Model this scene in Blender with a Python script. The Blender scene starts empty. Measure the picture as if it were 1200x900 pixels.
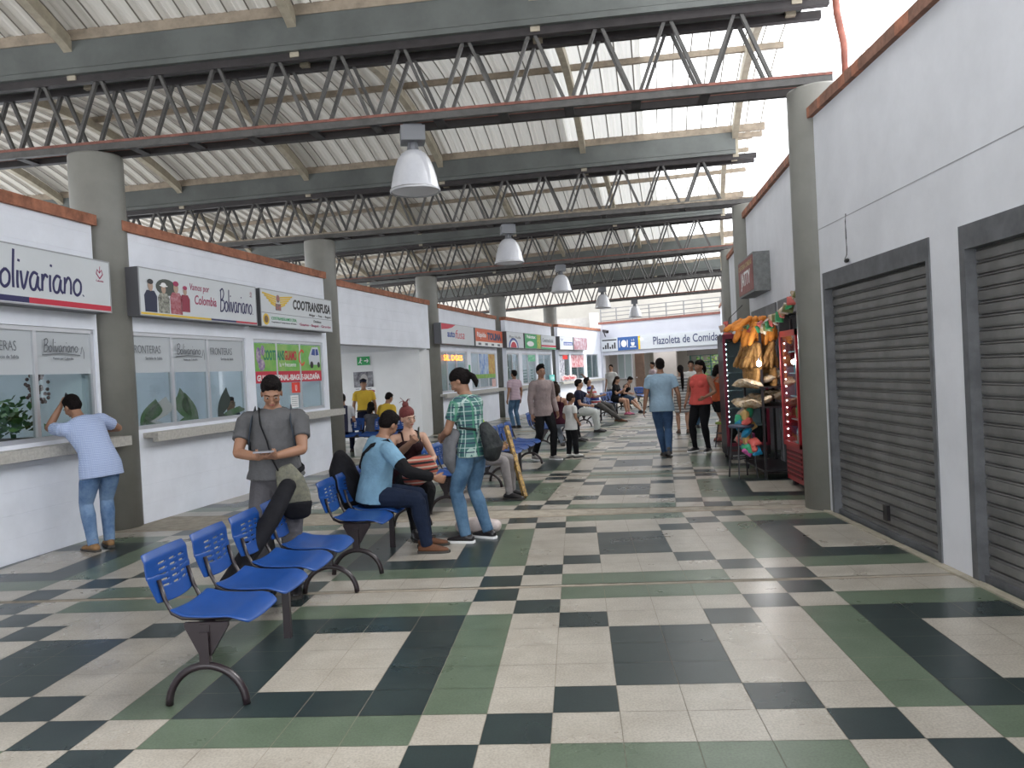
import bpy, math, random
import numpy as np
from mathutils import Vector, Matrix
random.seed(7)
C = bpy.context.scene.collection
PI = math.pi
# ------------------------------------------------------------------ camera
F_PX, CAM_H, YAW, PITCH, ROLL = 940.09, 1.5425, 0.080844, -0.0137436, -0.0513424
cd = bpy.data.cameras.new('camera'); cam = bpy.data.objects.new('camera', cd); C.objects.link(cam)
cd.sensor_fit = 'HORIZONTAL'; cd.sensor_width = 36.0; cd.lens = 36.0*F_PX/1200.0
cd.clip_start = 0.05; cd.clip_end = 400
fw = Vector((-math.sin(YAW)*math.cos(PITCH), math.cos(YAW)*math.cos(PITCH), math.sin(PITCH)))
rt = Vector((math.cos(YAW), math.sin(YAW), 0)); up = rt.cross(fw)
r2 = rt*math.cos(ROLL) + up*math.sin(ROLL); u2 = up*math.cos(ROLL) - rt*math.sin(ROLL)
cam.matrix_world = Matrix(((r2.x, u2.x, -fw.x, 0), (r2.y, u2.y, -fw.y, 0), (r2.z, u2.z, -fw.z, CAM_H), (0, 0, 0, 1)))
bpy.context.scene.camera = cam
# ------------------------------------------------------------------ world (bright overcast sky), exposure
W = bpy.data.worlds.new('overcast_sky'); bpy.context.scene.world = W; W.use_nodes = True
nt = W.node_tree; bg = nt.nodes['Background']
tc = nt.nodes.new('ShaderNodeTexCoord'); nz = nt.nodes.new('ShaderNodeTexNoise'); rp = nt.nodes.new('ShaderNodeValToRGB')
nz.inputs['Scale'].default_value = 2.0; nz.inputs['Detail'].default_value = 4
rp.color_ramp.elements[0].color = (0.86, 0.92, 1.0, 1); rp.color_ramp.elements[1].color = (1, 1, 1, 1)
nt.links.new(tc.outputs['Generated'], nz.inputs['Vector']); nt.links.new(nz.outputs['Fac'], rp.inputs['Fac'])
nt.links.new(rp.outputs['Color'], bg.inputs['Color'])
bg.inputs['Strength'].default_value = 2.2
vs = bpy.context.scene.view_settings
vs.view_transform = 'Standard'; vs.look = 'None'; vs.gamma = 1.0; vs.use_curve_mapping = False
vs.exposure = 0.78
sd = bpy.data.lights.new('sun', 'SUN'); sd.energy = 2.2; sd.angle = math.radians(25); sd.color = (1.0, 0.98, 0.95)
sun = bpy.data.objects.new('sun', sd); C.objects.link(sun)
sun.rotation_euler = Vector((-0.62, -0.25, -0.75)).to_track_quat('-Z', 'Y').to_euler()

# ------------------------------------------------------------------ materials
MATS = {}
def mat(name, col, rough=0.6, metal=0.0, var=0.0, vscale=6.0, bump=0.0, bscale=40.0, emit=0.0, alpha=1.0, trans=0.0, spec=None, col2=None):
    if name in MATS: return MATS[name]
    m = bpy.data.materials.new(name); m.use_nodes = True; t = m.node_tree; b = t.nodes['Principled BSDF']
    c = (*col, 1.0)
    b.inputs['Base Color'].default_value = c; b.inputs['Roughness'].default_value = rough; b.inputs['Metallic'].default_value = metal
    if spec is not None: b.inputs['Specular IOR Level'].default_value = spec
    if emit: b.inputs['Emission Color'].default_value = c; b.inputs['Emission Strength'].default_value = emit
    if trans: b.inputs['Transmission Weight'].default_value = trans
    if alpha < 1: b.inputs['Alpha'].default_value = alpha
    co = t.nodes.new('ShaderNodeTexCoord')
    if var or col2:
        n = t.nodes.new('ShaderNodeTexNoise'); n.inputs['Scale'].default_value = vscale; n.inputs['Detail'].default_value = 6
        n.inputs['Roughness'].default_value = 0.65
        r = t.nodes.new('ShaderNodeValToRGB')
        c2 = col2 if col2 else tuple(max(0, x*(1-var)) for x in col)
        r.color_ramp.elements[0].color = (*c2, 1); r.color_ramp.elements[1].color = c
        r.color_ramp.elements[0].position = 0.36; r.color_ramp.elements[1].position = 0.62
        t.links.new(co.outputs['Object'], n.inputs['Vector']); t.links.new(n.outputs['Fac'], r.inputs['Fac'])
        t.links.new(r.outputs['Color'], b.inputs['Base Color'])
    if bump:
        n2 = t.nodes.new('ShaderNodeTexNoise'); n2.inputs['Scale'].default_value = bscale; n2.inputs['Detail'].default_value = 4
        bp = t.nodes.new('ShaderNodeBump'); bp.inputs['Strength'].default_value = bump; bp.inputs['Distance'].default_value = 0.02
        t.links.new(co.outputs['Object'], n2.inputs['Vector']); t.links.new(n2.outputs['Fac'], bp.inputs['Height'])
        t.links.new(bp.outputs['Normal'], b.inputs['Normal'])
    MATS[name] = m
    return m
def stripes(name, ca, cb, axis, scale, duty=0.5, rough=0.8, cc=None, axis2=None, scale2=None, bump=0.25):
    """woven cloth with stripes (and, with cc, a second crossing set: plaid / check), in object space"""
    if name in MATS: return MATS[name]
    m = bpy.data.materials.new(name); m.use_nodes = True; t = m.node_tree; b = t.nodes['Principled BSDF']
    b.inputs['Roughness'].default_value = rough
    co = t.nodes.new('ShaderNodeTexCoord'); sp = t.nodes.new('ShaderNodeSeparateXYZ'); t.links.new(co.outputs['Object'], sp.inputs[0])
    def band(ax, sc, du):
        a = t.nodes.new('ShaderNodeMath'); a.operation = 'MULTIPLY'; a.inputs[1].default_value = sc
        if len(ax) == 1: t.links.new(sp.outputs[ax], a.inputs[0])
        else:
            s = t.nodes.new('ShaderNodeMath'); s.operation = 'ADD'; t.links.new(sp.outputs['X'], s.inputs[0]); t.links.new(sp.outputs['Y'], s.inputs[1]); t.links.new(s.outputs[0], a.inputs[0])
        f = t.nodes.new('ShaderNodeMath'); f.operation = 'FRACT'; t.links.new(a.outputs[0], f.inputs[0])
        l = t.nodes.new('ShaderNodeMath'); l.operation = 'LESS_THAN'; l.inputs[1].default_value = du; t.links.new(f.outputs[0], l.inputs[0])
        return l
    mx = t.nodes.new('ShaderNodeMixRGB'); mx.inputs[1].default_value = (*ca, 1); mx.inputs[2].default_value = (*cb, 1)
    t.links.new(band(axis, scale, duty).outputs[0], mx.inputs[0]); out = mx
    if cc:
        m2 = t.nodes.new('ShaderNodeMixRGB'); m2.inputs[2].default_value = (*cc, 1); t.links.new(mx.outputs[0], m2.inputs[1])
        t.links.new(band(axis2, scale2, duty*0.7).outputs[0], m2.inputs[0]); out = m2
    t.links.new(out.outputs[0], b.inputs['Base Color'])
    n2 = t.nodes.new('ShaderNodeTexNoise'); n2.inputs['Scale'].default_value = 9
    bp = t.nodes.new('ShaderNodeBump'); bp.inputs['Strength'].default_value = bump; bp.inputs['Distance'].default_value = 0.03
    t.links.new(co.outputs['Object'], n2.inputs['Vector']); t.links.new(n2.outputs['Fac'], bp.inputs['Height']); t.links.new(bp.outputs['Normal'], b.inputs['Normal'])
    MATS[name] = m; return m
def cloth(name, col, var=0.25, rough=0.85): return mat(name, col, rough, var=var, vscale=5, bump=0.9, bscale=11, spec=.2)
def blockwall(name, col, rowh=0.2, off=0.0):
    """painted block wall: faint horizontal bed joints and soft dirt"""
    if name in MATS: return MATS[name]
    m = mat(name, col, 0.55, var=0.10, vscale=1.3)
    t = m.node_tree; b = t.nodes['Principled BSDF']
    co = t.nodes.new('ShaderNodeTexCoord'); sp = t.nodes.new('ShaderNodeSeparateXYZ'); t.links.new(co.outputs['Object'], sp.inputs[0])
    a = t.nodes.new('ShaderNodeMath'); a.operation = 'MULTIPLY_ADD'; a.inputs[1].default_value = 1/rowh; a.inputs[2].default_value = off; t.links.new(sp.outputs['Z'], a.inputs[0])
    f = t.nodes.new('ShaderNodeMath'); f.operation = 'FRACT'; t.links.new(a.outputs[0], f.inputs[0])
    g = t.nodes.new('ShaderNodeMath'); g.operation = 'GREATER_THAN'; g.inputs[1].default_value = 0.03; t.links.new(f.outputs[0], g.inputs[0])
    bp = t.nodes.new('ShaderNodeBump'); bp.inputs['Strength'].default_value = 0.55; bp.inputs['Distance'].default_value = 0.006
    t.links.new(g.outputs[0], bp.inputs['Height']); t.links.new(bp.outputs['Normal'], b.inputs['Normal'])
    return m

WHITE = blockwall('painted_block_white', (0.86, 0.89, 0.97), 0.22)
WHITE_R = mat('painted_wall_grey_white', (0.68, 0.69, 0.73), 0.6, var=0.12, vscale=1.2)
PLAIN = mat('white_paint', (0.80, 0.81, 0.85), 0.5, var=0.05, vscale=2)
CAP = mat('terracotta_cap', (0.42, 0.17, 0.10), 0.8, var=0.45, vscale=7)
CAPB = mat('brick_cap', (0.25, 0.125, 0.085), 0.85, var=0.4, vscale=9)
COLM = mat('column_grey_paint', (0.225, 0.222, 0.20), 0.45, var=0.12, vscale=3)
STEEL = mat('truss_grey_paint', (0.092, 0.088, 0.084), 0.55, var=0.35, vscale=8)
STEELD = mat('truss_dark_paint', (0.035, 0.029, 0.030), 0.6, var=0.35, vscale=8)
REDOX = mat('red_oxide_primer', (0.26, 0.10, 0.075), 0.7, var=0.5, vscale=9)
RUSTY = mat('worn_beige_primer', (0.30, 0.25, 0.19), 0.7, var=0.55, vscale=9)
GUTT = mat('gutter_grey_green', (0.125, 0.136, 0.130), 0.42, var=0.3, vscale=1.6)
RAFT = mat('beige_steel', (0.43, 0.38, 0.29), 0.6, var=0.3, vscale=5)
PURL = mat('beige_brown_steel', (0.33, 0.27, 0.205), 0.7, var=0.35, vscale=6)
SHEET = mat('roof_sheet', (0.60, 0.57, 0.52), 0.6, var=0.18, vscale=0.8)
ALU = mat('aluminium', (0.62, 0.63, 0.66), 0.35, 0.6)
FROST = mat('frosted_film', (0.50, 0.53, 0.56), 0.5)
BLACK = mat('black_paint', (0.015, 0.013, 0.015), 0.35)
BLACKC = cloth('black_fabric', (0.010, 0.010, 0.013), 0.3)
BLUEP = mat('blue_polypropylene', (0.008, 0.056, 0.24), 0.34, var=0.12, vscale=12, bump=0.08, bscale=200)
LEGP = mat('dark_powder_coat', (0.020, 0.013, 0.016), 0.3)
COUNTER = mat('counter_granite', (0.52, 0.50, 0.46), 0.5, var=0.25, vscale=30)
INK = mat('navy_ink', (0.022, 0.02, 0.10), 0.5); GREYINK = mat('grey_ink', (0.13, 0.14, 0.16), 0.5)
REDI = mat('red_ink', (0.55, 0.02, 0.05), 0.5); YEL = mat('yellow_ink', (0.75, 0.50, 0.04), 0.5); WINE = mat('wine_ink', (0.35, 0.03, 0.10), 0.5)
GREENI = mat('green_ink', (0.03, 0.36, 0.11), 0.5); BLKI = mat('black_ink', (0.02, 0.02, 0.022), 0.5); ORI = mat('orange_red_ink', (0.68, 0.12, 0.04), 0.5)
BLUI = mat('blue_ink', (0.03, 0.07, 0.30), 0.5); WHI = mat('white_ink', (0.85, 0.85, 0.85), 0.5); SIGNW = mat('sign_face', (0.62, 0.65, 0.68), 0.4, var=0.04, vscale=2)
DGREY = mat('sign_casing', (0.10, 0.10, 0.11), 0.5); SKYI = mat('sky_blue_ink', (0.16, 0.38, 0.70), 0.5); TEAL = mat('teal_ink', (0.10, 0.45, 0.42), 0.5)
def glassmat():
    m = bpy.data.materials.new('window_glass'); m.use_nodes = True; t = m.node_tree; t.nodes.clear()
    o = t.nodes.new('ShaderNodeOutputMaterial'); mx = t.nodes.new('ShaderNodeMixShader'); fr = t.nodes.new('ShaderNodeFresnel'); fr.inputs[0].default_value = 1.5
    a = t.nodes.new('ShaderNodeBsdfTransparent'); a.inputs[0].default_value = (0.80, 0.86, 0.85, 1); g = t.nodes.new('ShaderNodeBsdfGlossy'); g.inputs['Roughness'].default_value = 0.02
    ge = t.nodes.new('ShaderNodeNewGeometry'); ml = t.nodes.new('ShaderNodeMath'); ml.operation = 'MULTIPLY_ADD'; ml.inputs[1].default_value = -1; ml.inputs[2].default_value = 1
    t.links.new(ge.outputs['Backfacing'], ml.inputs[0]); m3 = t.nodes.new('ShaderNodeMath'); m3.operation = 'MULTIPLY'; t.links.new(fr.outputs[0], m3.inputs[0]); t.links.new(ml.outputs[0], m3.inputs[1])
    t.links.new(m3.outputs[0], mx.inputs[0]); t.links.new(a.outputs[0], mx.inputs[1]); t.links.new(g.outputs[0], mx.inputs[2]); t.links.new(mx.outputs[0], o.inputs[0])
    return m
GLASS = glassmat()
def skylightmat(fac, name='translucent_sheet', dc=(.8,.8,.78)):
    m = bpy.data.materials.new(name); m.use_nodes = True; t = m.node_tree; t.nodes.clear()
    o = t.nodes.new('ShaderNodeOutputMaterial'); mx = t.nodes.new('ShaderNodeMixShader'); mx.inputs[0].default_value = fac
    a = t.nodes.new('ShaderNodeBsdfDiffuse'); a.inputs[0].default_value = (*dc, 1); g = t.nodes.new('ShaderNodeBsdfTranslucent'); g.inputs[0].default_value = (0.9, 0.9, 0.88, 1)
    t.links.new(a.outputs[0], mx.inputs[1]); t.links.new(g.outputs[0], mx.inputs[2]); t.links.new(mx.outputs[0], o.inputs[0])
    return m
SKYL = skylightmat(.75); SEMI = skylightmat(.16, 'glow_grade_strong_sheet', (.66,.64,.59)); SEMI2 = skylightmat(.055, 'glow_grade_mid_sheet', (.66,.63,.575)); SEMI3 = skylightmat(.020, 'glow_grade_weak_sheet', (.66,.63,.575)); SHEET = skylightmat(.007, 'glow_grade_base_sheet', (.64,.61,.555))  # sheet bands graded in translucency to imitate bright glow fading leftwards
RIB_SHADE = mat('painted_rib_shade', (.16,.14,.115), .8)  # dark colour standing in for the shade lines beside the sheet ribs

# ------------------------------------------------------------------ mesh builder
class G:
    def __init__(s): s.v = []; s.f = []; s.m = []
    def add(s, vs, fs, mi=0):
        o = len(s.v); s.v += [tuple(p) for p in vs]
        for f in fs: s.f.append(tuple(o+i for i in f)); s.m.append(mi)
        return s
    def box(s, x0, x1, y0, y1, z0, z1, mi=0):
        return s.add([(x0,y0,z0),(x1,y0,z0),(x1,y1,z0),(x0,y1,z0),(x0,y0,z1),(x1,y0,z1),(x1,y1,z1),(x0,y1,z1)],
                     [(0,3,2,1),(4,5,6,7),(0,1,5,4),(1,2,6,5),(2,3,7,6),(3,0,4,7)], mi)
    def bar(s, a, b, w, h, upv=(0,0,1), mi=0):
        a = Vector(a); b = Vector(b); t = (b-a).normalized(); u = Vector(upv); x = t.cross(u)
        if x.length < 1e-4: x = t.cross(Vector((1,0,0)))
        x.normalize(); u = x.cross(t)
        vs = [p + x*(sx*w/2) + u*(su*h/2) for p in (a, b) for sx, su in ((-1,-1),(1,-1),(1,1),(-1,1))]
        return s.add(vs, [(0,1,2,3),(7,6,5,4),(0,4,5,1),(1,5,6,2),(2,6,7,3),(3,7,4,0)], mi)
    def rings(s, rs, cap=True, mi=0, closed=True):
        n = len(rs[0]); vs = [p for r in rs for p in r]; fs = []
        for i in range(len(rs)-1):
            for j in range(n if closed else n-1):
                k = (j+1) % n; fs.append((i*n+j, i*n+k, (i+1)*n+k, (i+1)*n+j))
        if cap:
            fs.append(tuple(reversed(range(n)))); fs.append(tuple((len(rs)-1)*n+j for j in range(n)))
        return s.add(vs, fs, mi)
    def tube(s, pts, r, n=8, mi=0, cap=True, flat=1.0, ref=(0,0,1)):
        pts = [Vector(p) for p in pts]; rs = []
        for i, p in enumerate(pts):
            t = (pts[min(i+1, len(pts)-1)] - pts[max(i-1, 0)]).normalized()
            x = t.cross(Vector(ref))
            if x.length < 1e-3: x = t.cross(Vector((0.3, 1, 0)))
            x.normalize(); y = x.cross(t)
            rr = r[i] if isinstance(r, (list, tuple)) else r
            rs.append([p + x*(rr*math.cos(2*PI*k/n)) + y*(rr*flat*math.sin(2*PI*k/n)) for k in range(n)])
        return s.rings(rs, cap, mi)
    def lathe(s, prof, n=24, c=(0,0,0), mi=0, cap=True):
        rs = [[(c[0]+r*math.cos(2*PI*k/n), c[1]+r*math.sin(2*PI*k/n), c[2]+z) for k in range(n)] for r, z in prof]
        return s.rings(rs, cap, mi)
    def ell(s, c, r, R=None, n=14, m=9, mi=0):
        vs = []; c = Vector(c)
        for i in range(1, m):
            th = PI*i/m
            for k in range(n):
                p = Vector((r[0]*math.sin(th)*math.cos(2*PI*k/n), r[1]*math.sin(th)*math.sin(2*PI*k/n), -r[2]*math.cos(th)))
                vs.append(c + (R @ p if R else p))
        b0 = Vector((0,0,-r[2])); b1 = Vector((0,0,r[2]))
        vs.append(c + (R @ b0 if R else b0)); vs.append(c + (R @ b1 if R else b1)); fs = []
        for i in range(m-2):
            for k in range(n):
                q = (k+1) % n; fs.append((i*n+k, i*n+q, (i+1)*n+q, (i+1)*n+k))
        B = (m-1)*n
        for k in range(n):
            q = (k+1) % n; fs.append((B, q, k)); fs.append((B+1, (m-2)*n+k, (m-2)*n+q))
        return s.add(vs, fs, mi)
    def poly(s, pts, d, mi=0):
        """extrude a closed XZ outline along Y: front at y=0, back at y=d"""
        n = len(pts); vs = [(x, 0, z) for x, z in pts] + [(x, d, z) for x, z in pts]
        return s.add(vs, [tuple(range(n)), tuple(reversed(range(n, 2*n)))] + [(j, j+n, (j+1) % n + n, (j+1) % n) for j in range(n)], mi)
    def mesh(s, name, mats, smooth=False):
        me = bpy.data.meshes.new(name); me.from_pydata(s.v, [], s.f)
        for m in (mats if isinstance(mats, (list, tuple)) else [mats]): me.materials.append(m)
        if any(s.m): me.polygons.foreach_set('material_index', s.m)
        if smooth: me.polygons.foreach_set('use_smooth', [True]*len(me.polygons))
        me.update(); return me
def link(name, me, parent=None, loc=(0,0,0), rz=0.0, M=None):
    o = bpy.data.objects.new(name, me); C.objects.link(o)
    if parent is not None: o.parent = parent
    if M is not None: o.matrix_local = M
    else: o.location = loc; o.rotation_euler = (0, 0, rz)
    return o
def obj(name, g, mats, parent=None, loc=(0,0,0), rz=0.0, smooth=False): return link(name, g.mesh(name, mats, smooth), parent, loc, rz)
def tag(o, label, cat, group=None):
    o['label'] = label; o['category'] = cat
    if group: o['group'] = group
    return o
def thing(name, label, cat, loc=(0,0,0), rz=0.0, group=None):
    return tag(link(name, None, None, loc, rz), label, cat, group)
def struct(name, g, mats, parent=None, loc=(0,0,0), rz=0.0, smooth=False):
    o = obj(name, g, mats, parent, loc, rz, smooth)
    if parent is None: o['kind'] = 'structure'
    return o
def bake(me, mods, name):
    o = bpy.data.objects.new('temporary', me); C.objects.link(o)
    for ty, kw in mods:
        md = o.modifiers.new(ty, ty)
        for k, v in kw.items(): setattr(md, k, v)
    dg = bpy.context.evaluated_depsgraph_get(); dg.update()
    r = bpy.data.meshes.new_from_object(o.evaluated_get(dg)); r.name = name
    bpy.data.objects.remove(o); bpy.data.meshes.remove(me)
    return r
def text(s, mt, parent, x, z, w, h=None, y=-0.004, bold=0.0, shear=0.0, name='lettering', align='L', ext=0.002, sp=1.0):
    """flat lettering in the XZ plane of its parent, facing -Y, fitted into width w (and height h)"""
    cu = bpy.data.curves.new('t', 'FONT'); cu.body = s; cu.size = 1.0; cu.extrude = ext/2; cu.offset = bold; cu.shear = shear; cu.resolution_u = 3; cu.space_character = sp
    o = bpy.data.objects.new('t', cu); C.objects.link(o); dg = bpy.context.evaluated_depsgraph_get(); dg.update()
    me = bpy.data.meshes.new_from_object(o.evaluated_get(dg)); bpy.data.objects.remove(o); bpy.data.curves.remove(cu)
    n = len(me.vertices); co = np.empty(n*3); me.vertices.foreach_get('co', co); co = co.reshape(-1, 3)
    mn = co.min(0); mxx = co.max(0); ww, hh = (mxx-mn)[:2]
    sx = w/ww; sz = (h/hh) if h else sx
    out = np.stack([x + (co[:,0]-mn[0])*sx - (w/2 if align == 'C' else 0), y - co[:,2], z + (co[:,1]-mn[1])*sz], 1)
    me.vertices.foreach_set('co', out.ravel()); me.materials.clear(); me.materials.append(mt); me.name = name; me.update()
    return link(name, me, parent)
# hand-drawn stroke lettering
SL = {'B': (.75, [[(.1,1.25),(.12,.6),(.08,0)], [(.0,1.15),(.4,1.3),(.62,1.05),(.45,.75),(.12,.62)], [(.12,.62),(.6,.6),(.72,.3),(.45,.02),(.05,-.02)]]),
 'o': (.62, [[(.3,.6),(.08,.42),(.1,.12),(.3,0),(.52,.15),(.52,.45),(.3,.6)]]), 'l': (.25, [[(.1,1.3),(.1,.5),(.14,0)]]),
 'i': (.25, [[(.1,.6),(.1,.25),(.14,0)], [(.14,.9),(.15,.98)]]), 'v': (.5, [[(.02,.6),(.2,0),(.44,.62)]]),
 'a': (.68, [[(.5,.55),(.25,.6),(.06,.35),(.14,.05),(.38,.05),(.52,.5),(.52,.15),(.68,.0)]]), 'r': (.46, [[(.08,.6),(.1,.3),(.1,0)], [(.1,.35),(.25,.58),(.42,.5)]]),
 'n': (.62, [[(.08,.6),(.1,.3),(.08,0)], [(.1,.35),(.3,.6),(.48,.45),(.5,.0)]]), '.': (.2, [[(.08,.0),(.1,.03)]])}
def strokes(s, mt, parent, x, z, w, h, r=0.012, y=-0.004, name='lettering', shear=0.12):
    tot = sum(SL[c][0] for c in s); kx = w/tot; kz = h/1.3; g = G(); cx = 0
    for c in s:
        adv, pl = SL[c]
        for p in pl:
            P = []
            for i in range(len(p)-1):
                p0 = p[max(i-1,0)]; p1 = p[i]; p2 = p[i+1]; p3 = p[min(i+2,len(p)-1)]
                for k in range(5):
                    t = k/5; q = []
                    for d in (0, 1):
                        q.append(.5*((2*p1[d]) + (-p0[d]+p2[d])*t + (2*p0[d]-5*p1[d]+4*p2[d]-p3[d])*t*t + (-p0[d]+3*p1[d]-3*p2[d]+p3[d])*t**3))
                    P.append(q)
            P.append(p[-1])
            g.tube([(x+(cx+a+b*shear)*kx, y, z+b*kz) for a, b in P], r, 6, flat=0.15, ref=(0,1,0))
        cx += adv
    return obj(name, g, mt, parent)
def plate(g, x0, x1, z0, z1, y=-0.003, mi=0, d=0.003): g.box(x0, x1, y-d, y, z0, z1, mi)

class Fr:
    """wall frame: X along the wall, -Y out of the wall towards the concourse"""
    def __init__(s, a, b):
        s.a = a; dx, dy = b[0]-a[0], b[1]-a[1]; s.L = math.hypot(dx, dy); s.rz = math.atan2(dy, dx); s.t = (dx/s.L, dy/s.L)
    def p(s, x, y=0, z=0): return (s.a[0]+s.t[0]*x - s.t[1]*y, s.a[1]+s.t[1]*x + s.t[0]*y, z)
# ------------------------------------------------------------------ floor: terrazzo tiles laid bay by bay
T = 0.30
def tile_mat(name, col, c2):
    m = mat(name, col, 0.24, var=0, col2=c2, vscale=3.5)
    t = m.node_tree; b = t.nodes['Principled BSDF']
    n = t.nodes.new('ShaderNodeTexNoise'); n.inputs['Scale'].default_value = 90; n.inputs['Detail'].default_value = 3
    r = t.nodes.new('ShaderNodeValToRGB'); r.color_ramp.elements[0].position = .38; r.color_ramp.elements[1].position = .6
    r.color_ramp.elements[0].color = (.72,.72,.72,1); r.color_ramp.elements[1].color = (1,1,1,1)
    mx = t.nodes.new('ShaderNodeMixRGB'); mx.blend_type = 'MULTIPLY'; mx.inputs[0].default_value = .8
    co = [x for x in t.nodes if x.type == 'TEX_COORD'][0]; old = b.inputs['Base Color'].links[0].from_socket
    t.links.new(co.outputs['Object'], n.inputs['Vector']); t.links.new(n.outputs['Fac'], r.inputs['Fac'])
    t.links.new(old, mx.inputs[1]); t.links.new(r.outputs['Color'], mx.inputs[2]); t.links.new(mx.outputs[0], b.inputs['Base Color'])
    n2 = t.nodes.new('ShaderNodeTexNoise'); n2.inputs['Scale'].default_value = 1.7; n2.inputs['Detail'].default_value = 5
    mr = t.nodes.new('ShaderNodeMapRange'); mr.inputs['To Min'].default_value = .22; mr.inputs['To Max'].default_value = .36
    t.links.new(co.outputs['Object'], n2.inputs['Vector']); t.links.new(n2.outputs['Fac'], mr.inputs['Value']); t.links.new(mr.outputs['Result'], b.inputs['Roughness'])
    return m
TCREAM = tile_mat('tile_cream', (0.45, 0.415, 0.36), (0.375, 0.34, 0.29))
TGREEN = tile_mat('tile_green', (0.125, 0.165, 0.115), (0.10, 0.135, 0.092))
TDARK = tile_mat('tile_dark', (0.028, 0.043, 0.043), (0.020, 0.032, 0.034))
GROUT = mat('grout', (0.36, 0.32, 0.26), 0.8, var=0.3, vscale=8)
JOINT = mat('joint_strip', (0.40, 0.32, 0.25), 0.7, var=0.3, vscale=6)
PAT = {}
for c in range(12):
    for r in range(9):
        v = 0
        if c in (0,1,2,3) and r in (0,8): v = 1
        if c in (0,3) and r in (2,6): v = 2
        if c in (1,2) and r in (3,4,5): v = 2
        if c in (4,11) and r in (1,7): v = 2
        if c in (5,10) and r in (0,8): v = 2
        if c in (5,10) and 2 <= r <= 6: v = 1
        if 6 <= c <= 9 and r in (1,7): v = 1
        if c in (6,9) and 2 <= r <= 6: v = 2
        if c in (7,8) and r in (2,6): v = 2
        PAT[c, r] = v
g = G()
bays = [((0.417, 0.0), 0.0, [3.0-5.54-2.77, 3.0-5.54, 3.0-2.77, 3.0, 5.77]), ((0.408, 8.86), 6.0, [0.0, 2.8]), ((1.02, 14.70), 8.5, [0.0, 2.8]),
        ((1.885, 20.50), 10.5, [0.0, 2.8]), ((2.95, 26.25), 13.0, [0.0, 2.8]), ((4.27, 31.95), 15.0, [0.0, 2.8])]
for (ox, oy), ang, starts in bays:
    sn, cs = math.sin(math.radians(ang)), math.cos(math.radians(ang))
    def q(a, b): return (ox + a*cs + b*sn, oy - a*sn + b*cs, 0.0)
    e = 0.0016
    for s0 in starts:
        for c in range(-34, 16):
            for r in range(9):
                a = (c-2)*T; b = s0 + r*T
                g.add([q(a+e, b+e), q(a+T-e, b+e), q(a+T-e, b+T-e), q(a+e, b+T-e)], [(0,1,2,3)], PAT[c % 12, r])
        j = 0.009 if s0 != starts[-1] else 0.03
        g.add([(x, y, -0.001) for x, y, _ in (q(-10.5, s0+2.72), q(4.5, s0+2.72), q(4.5, s0+2.72+j), q(-10.5, s0+2.72+j))], [(0,1,2,3)], 4)
g.add([(-14, -8, -0.004), (12, -8, -0.004), (16, 60, -0.004), (-14, 60, -0.004)], [(0,1,2,3)], 3)
g.add([(-14, -8, -0.15), (12, -8, -0.15), (16, 60, -0.15), (-14, 60, -0.15)], [(3,2,1,0)], 3)
struct('floor', g, [TCREAM, TGREEN, TDARK, GROUT, JOINT])

# ------------------------------------------------------------------ left side: ticket-office walls
FA = Fr((-5.632, 3.5), (-5.2, 8.9)); FB = Fr((-5.10, 9.05), (-4.44, 13.95)); FC = Fr((-4.53, 15.3), (-3.70, 20.6))
FD = Fr((-3.67, 21.5), (-2.63, 27.69)); FE = Fr((-2.41, 27.9), (-0.96, 33.9)); FF = Fr((-0.72, 34.1), (1.26, 40.2))
ZS, ZH, ZP = 1.10, 2.25, 3.40     # sill, window head, parapet
ntrim = [0]
def cap_of(fr, s0, s1, z, m=CAP, th=0.19, name=None):
    ntrim[0] += 1; g = G(); n = max(1, int((s1-s0)/0.24))
    for i in range(n):     # terracotta coping units with hairline joints
        a = s0 + (s1-s0)*i/n; b = s0 + (s1-s0)*(i+1)/n
        g.box(a+0.001, b-0.001, -0.045, th, z, z+0.115+random.uniform(-.002, .002))
    struct('trim_%d' % ntrim[0], g, m, None, fr.p(0), fr.rz)
def office(fr, s0, s1, wins, inset=0.0, depth=3.0):
    g = G(); th = 0.15
    g.box(s0, s1, 0, th, 0, ZS); g.box(s0, s1, 0, th, ZH, ZP)
    xs = [s0]
    for a, b in wins: xs += [a, b]
    xs.append(s1)
    for i in range(0, len(xs), 2):
        if xs[i+1]-xs[i] > 0.01: g.box(xs[i], xs[i+1], 0, th, ZS, ZH)
    # interior: back wall, cross walls and slab
    si = s0+inset
    g.box(si, s1, depth, depth+0.12, 0, 3.2); g.box(si, s1, th, depth, 3.0, 3.2)
    g.box(si, si+0.1, th, depth, 0, 3.0); g.box(s1-0.1, s1, th, depth, 0, 3.0)
    struct('wall_left', g, WHITE, None, fr.p(0), fr.rz)
    cap_of(fr, s0-0.01, s1+0.04, ZP)
office(FA, -6.5, 4.97, [(-2.0, 0.9), (1.35, 4.93)])
office(FB, -0.22, 5.05, [(-0.16, 2.34), (2.56, 4.88)])
office(FD, 0.0, 5.95, [(0.05, 2.5), (2.9, 5.75)], .85)
office(FE, 0.02, 6.05, [(0.07, 1.45), (1.84, 3.65), (4.0, 5.9)], 1.0)
office(FF, 0.0, 6.4, [(0.05, 1.44), (1.66, 3.55), (3.97, 5.85)], 1.0)
nwin = [0]
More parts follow.
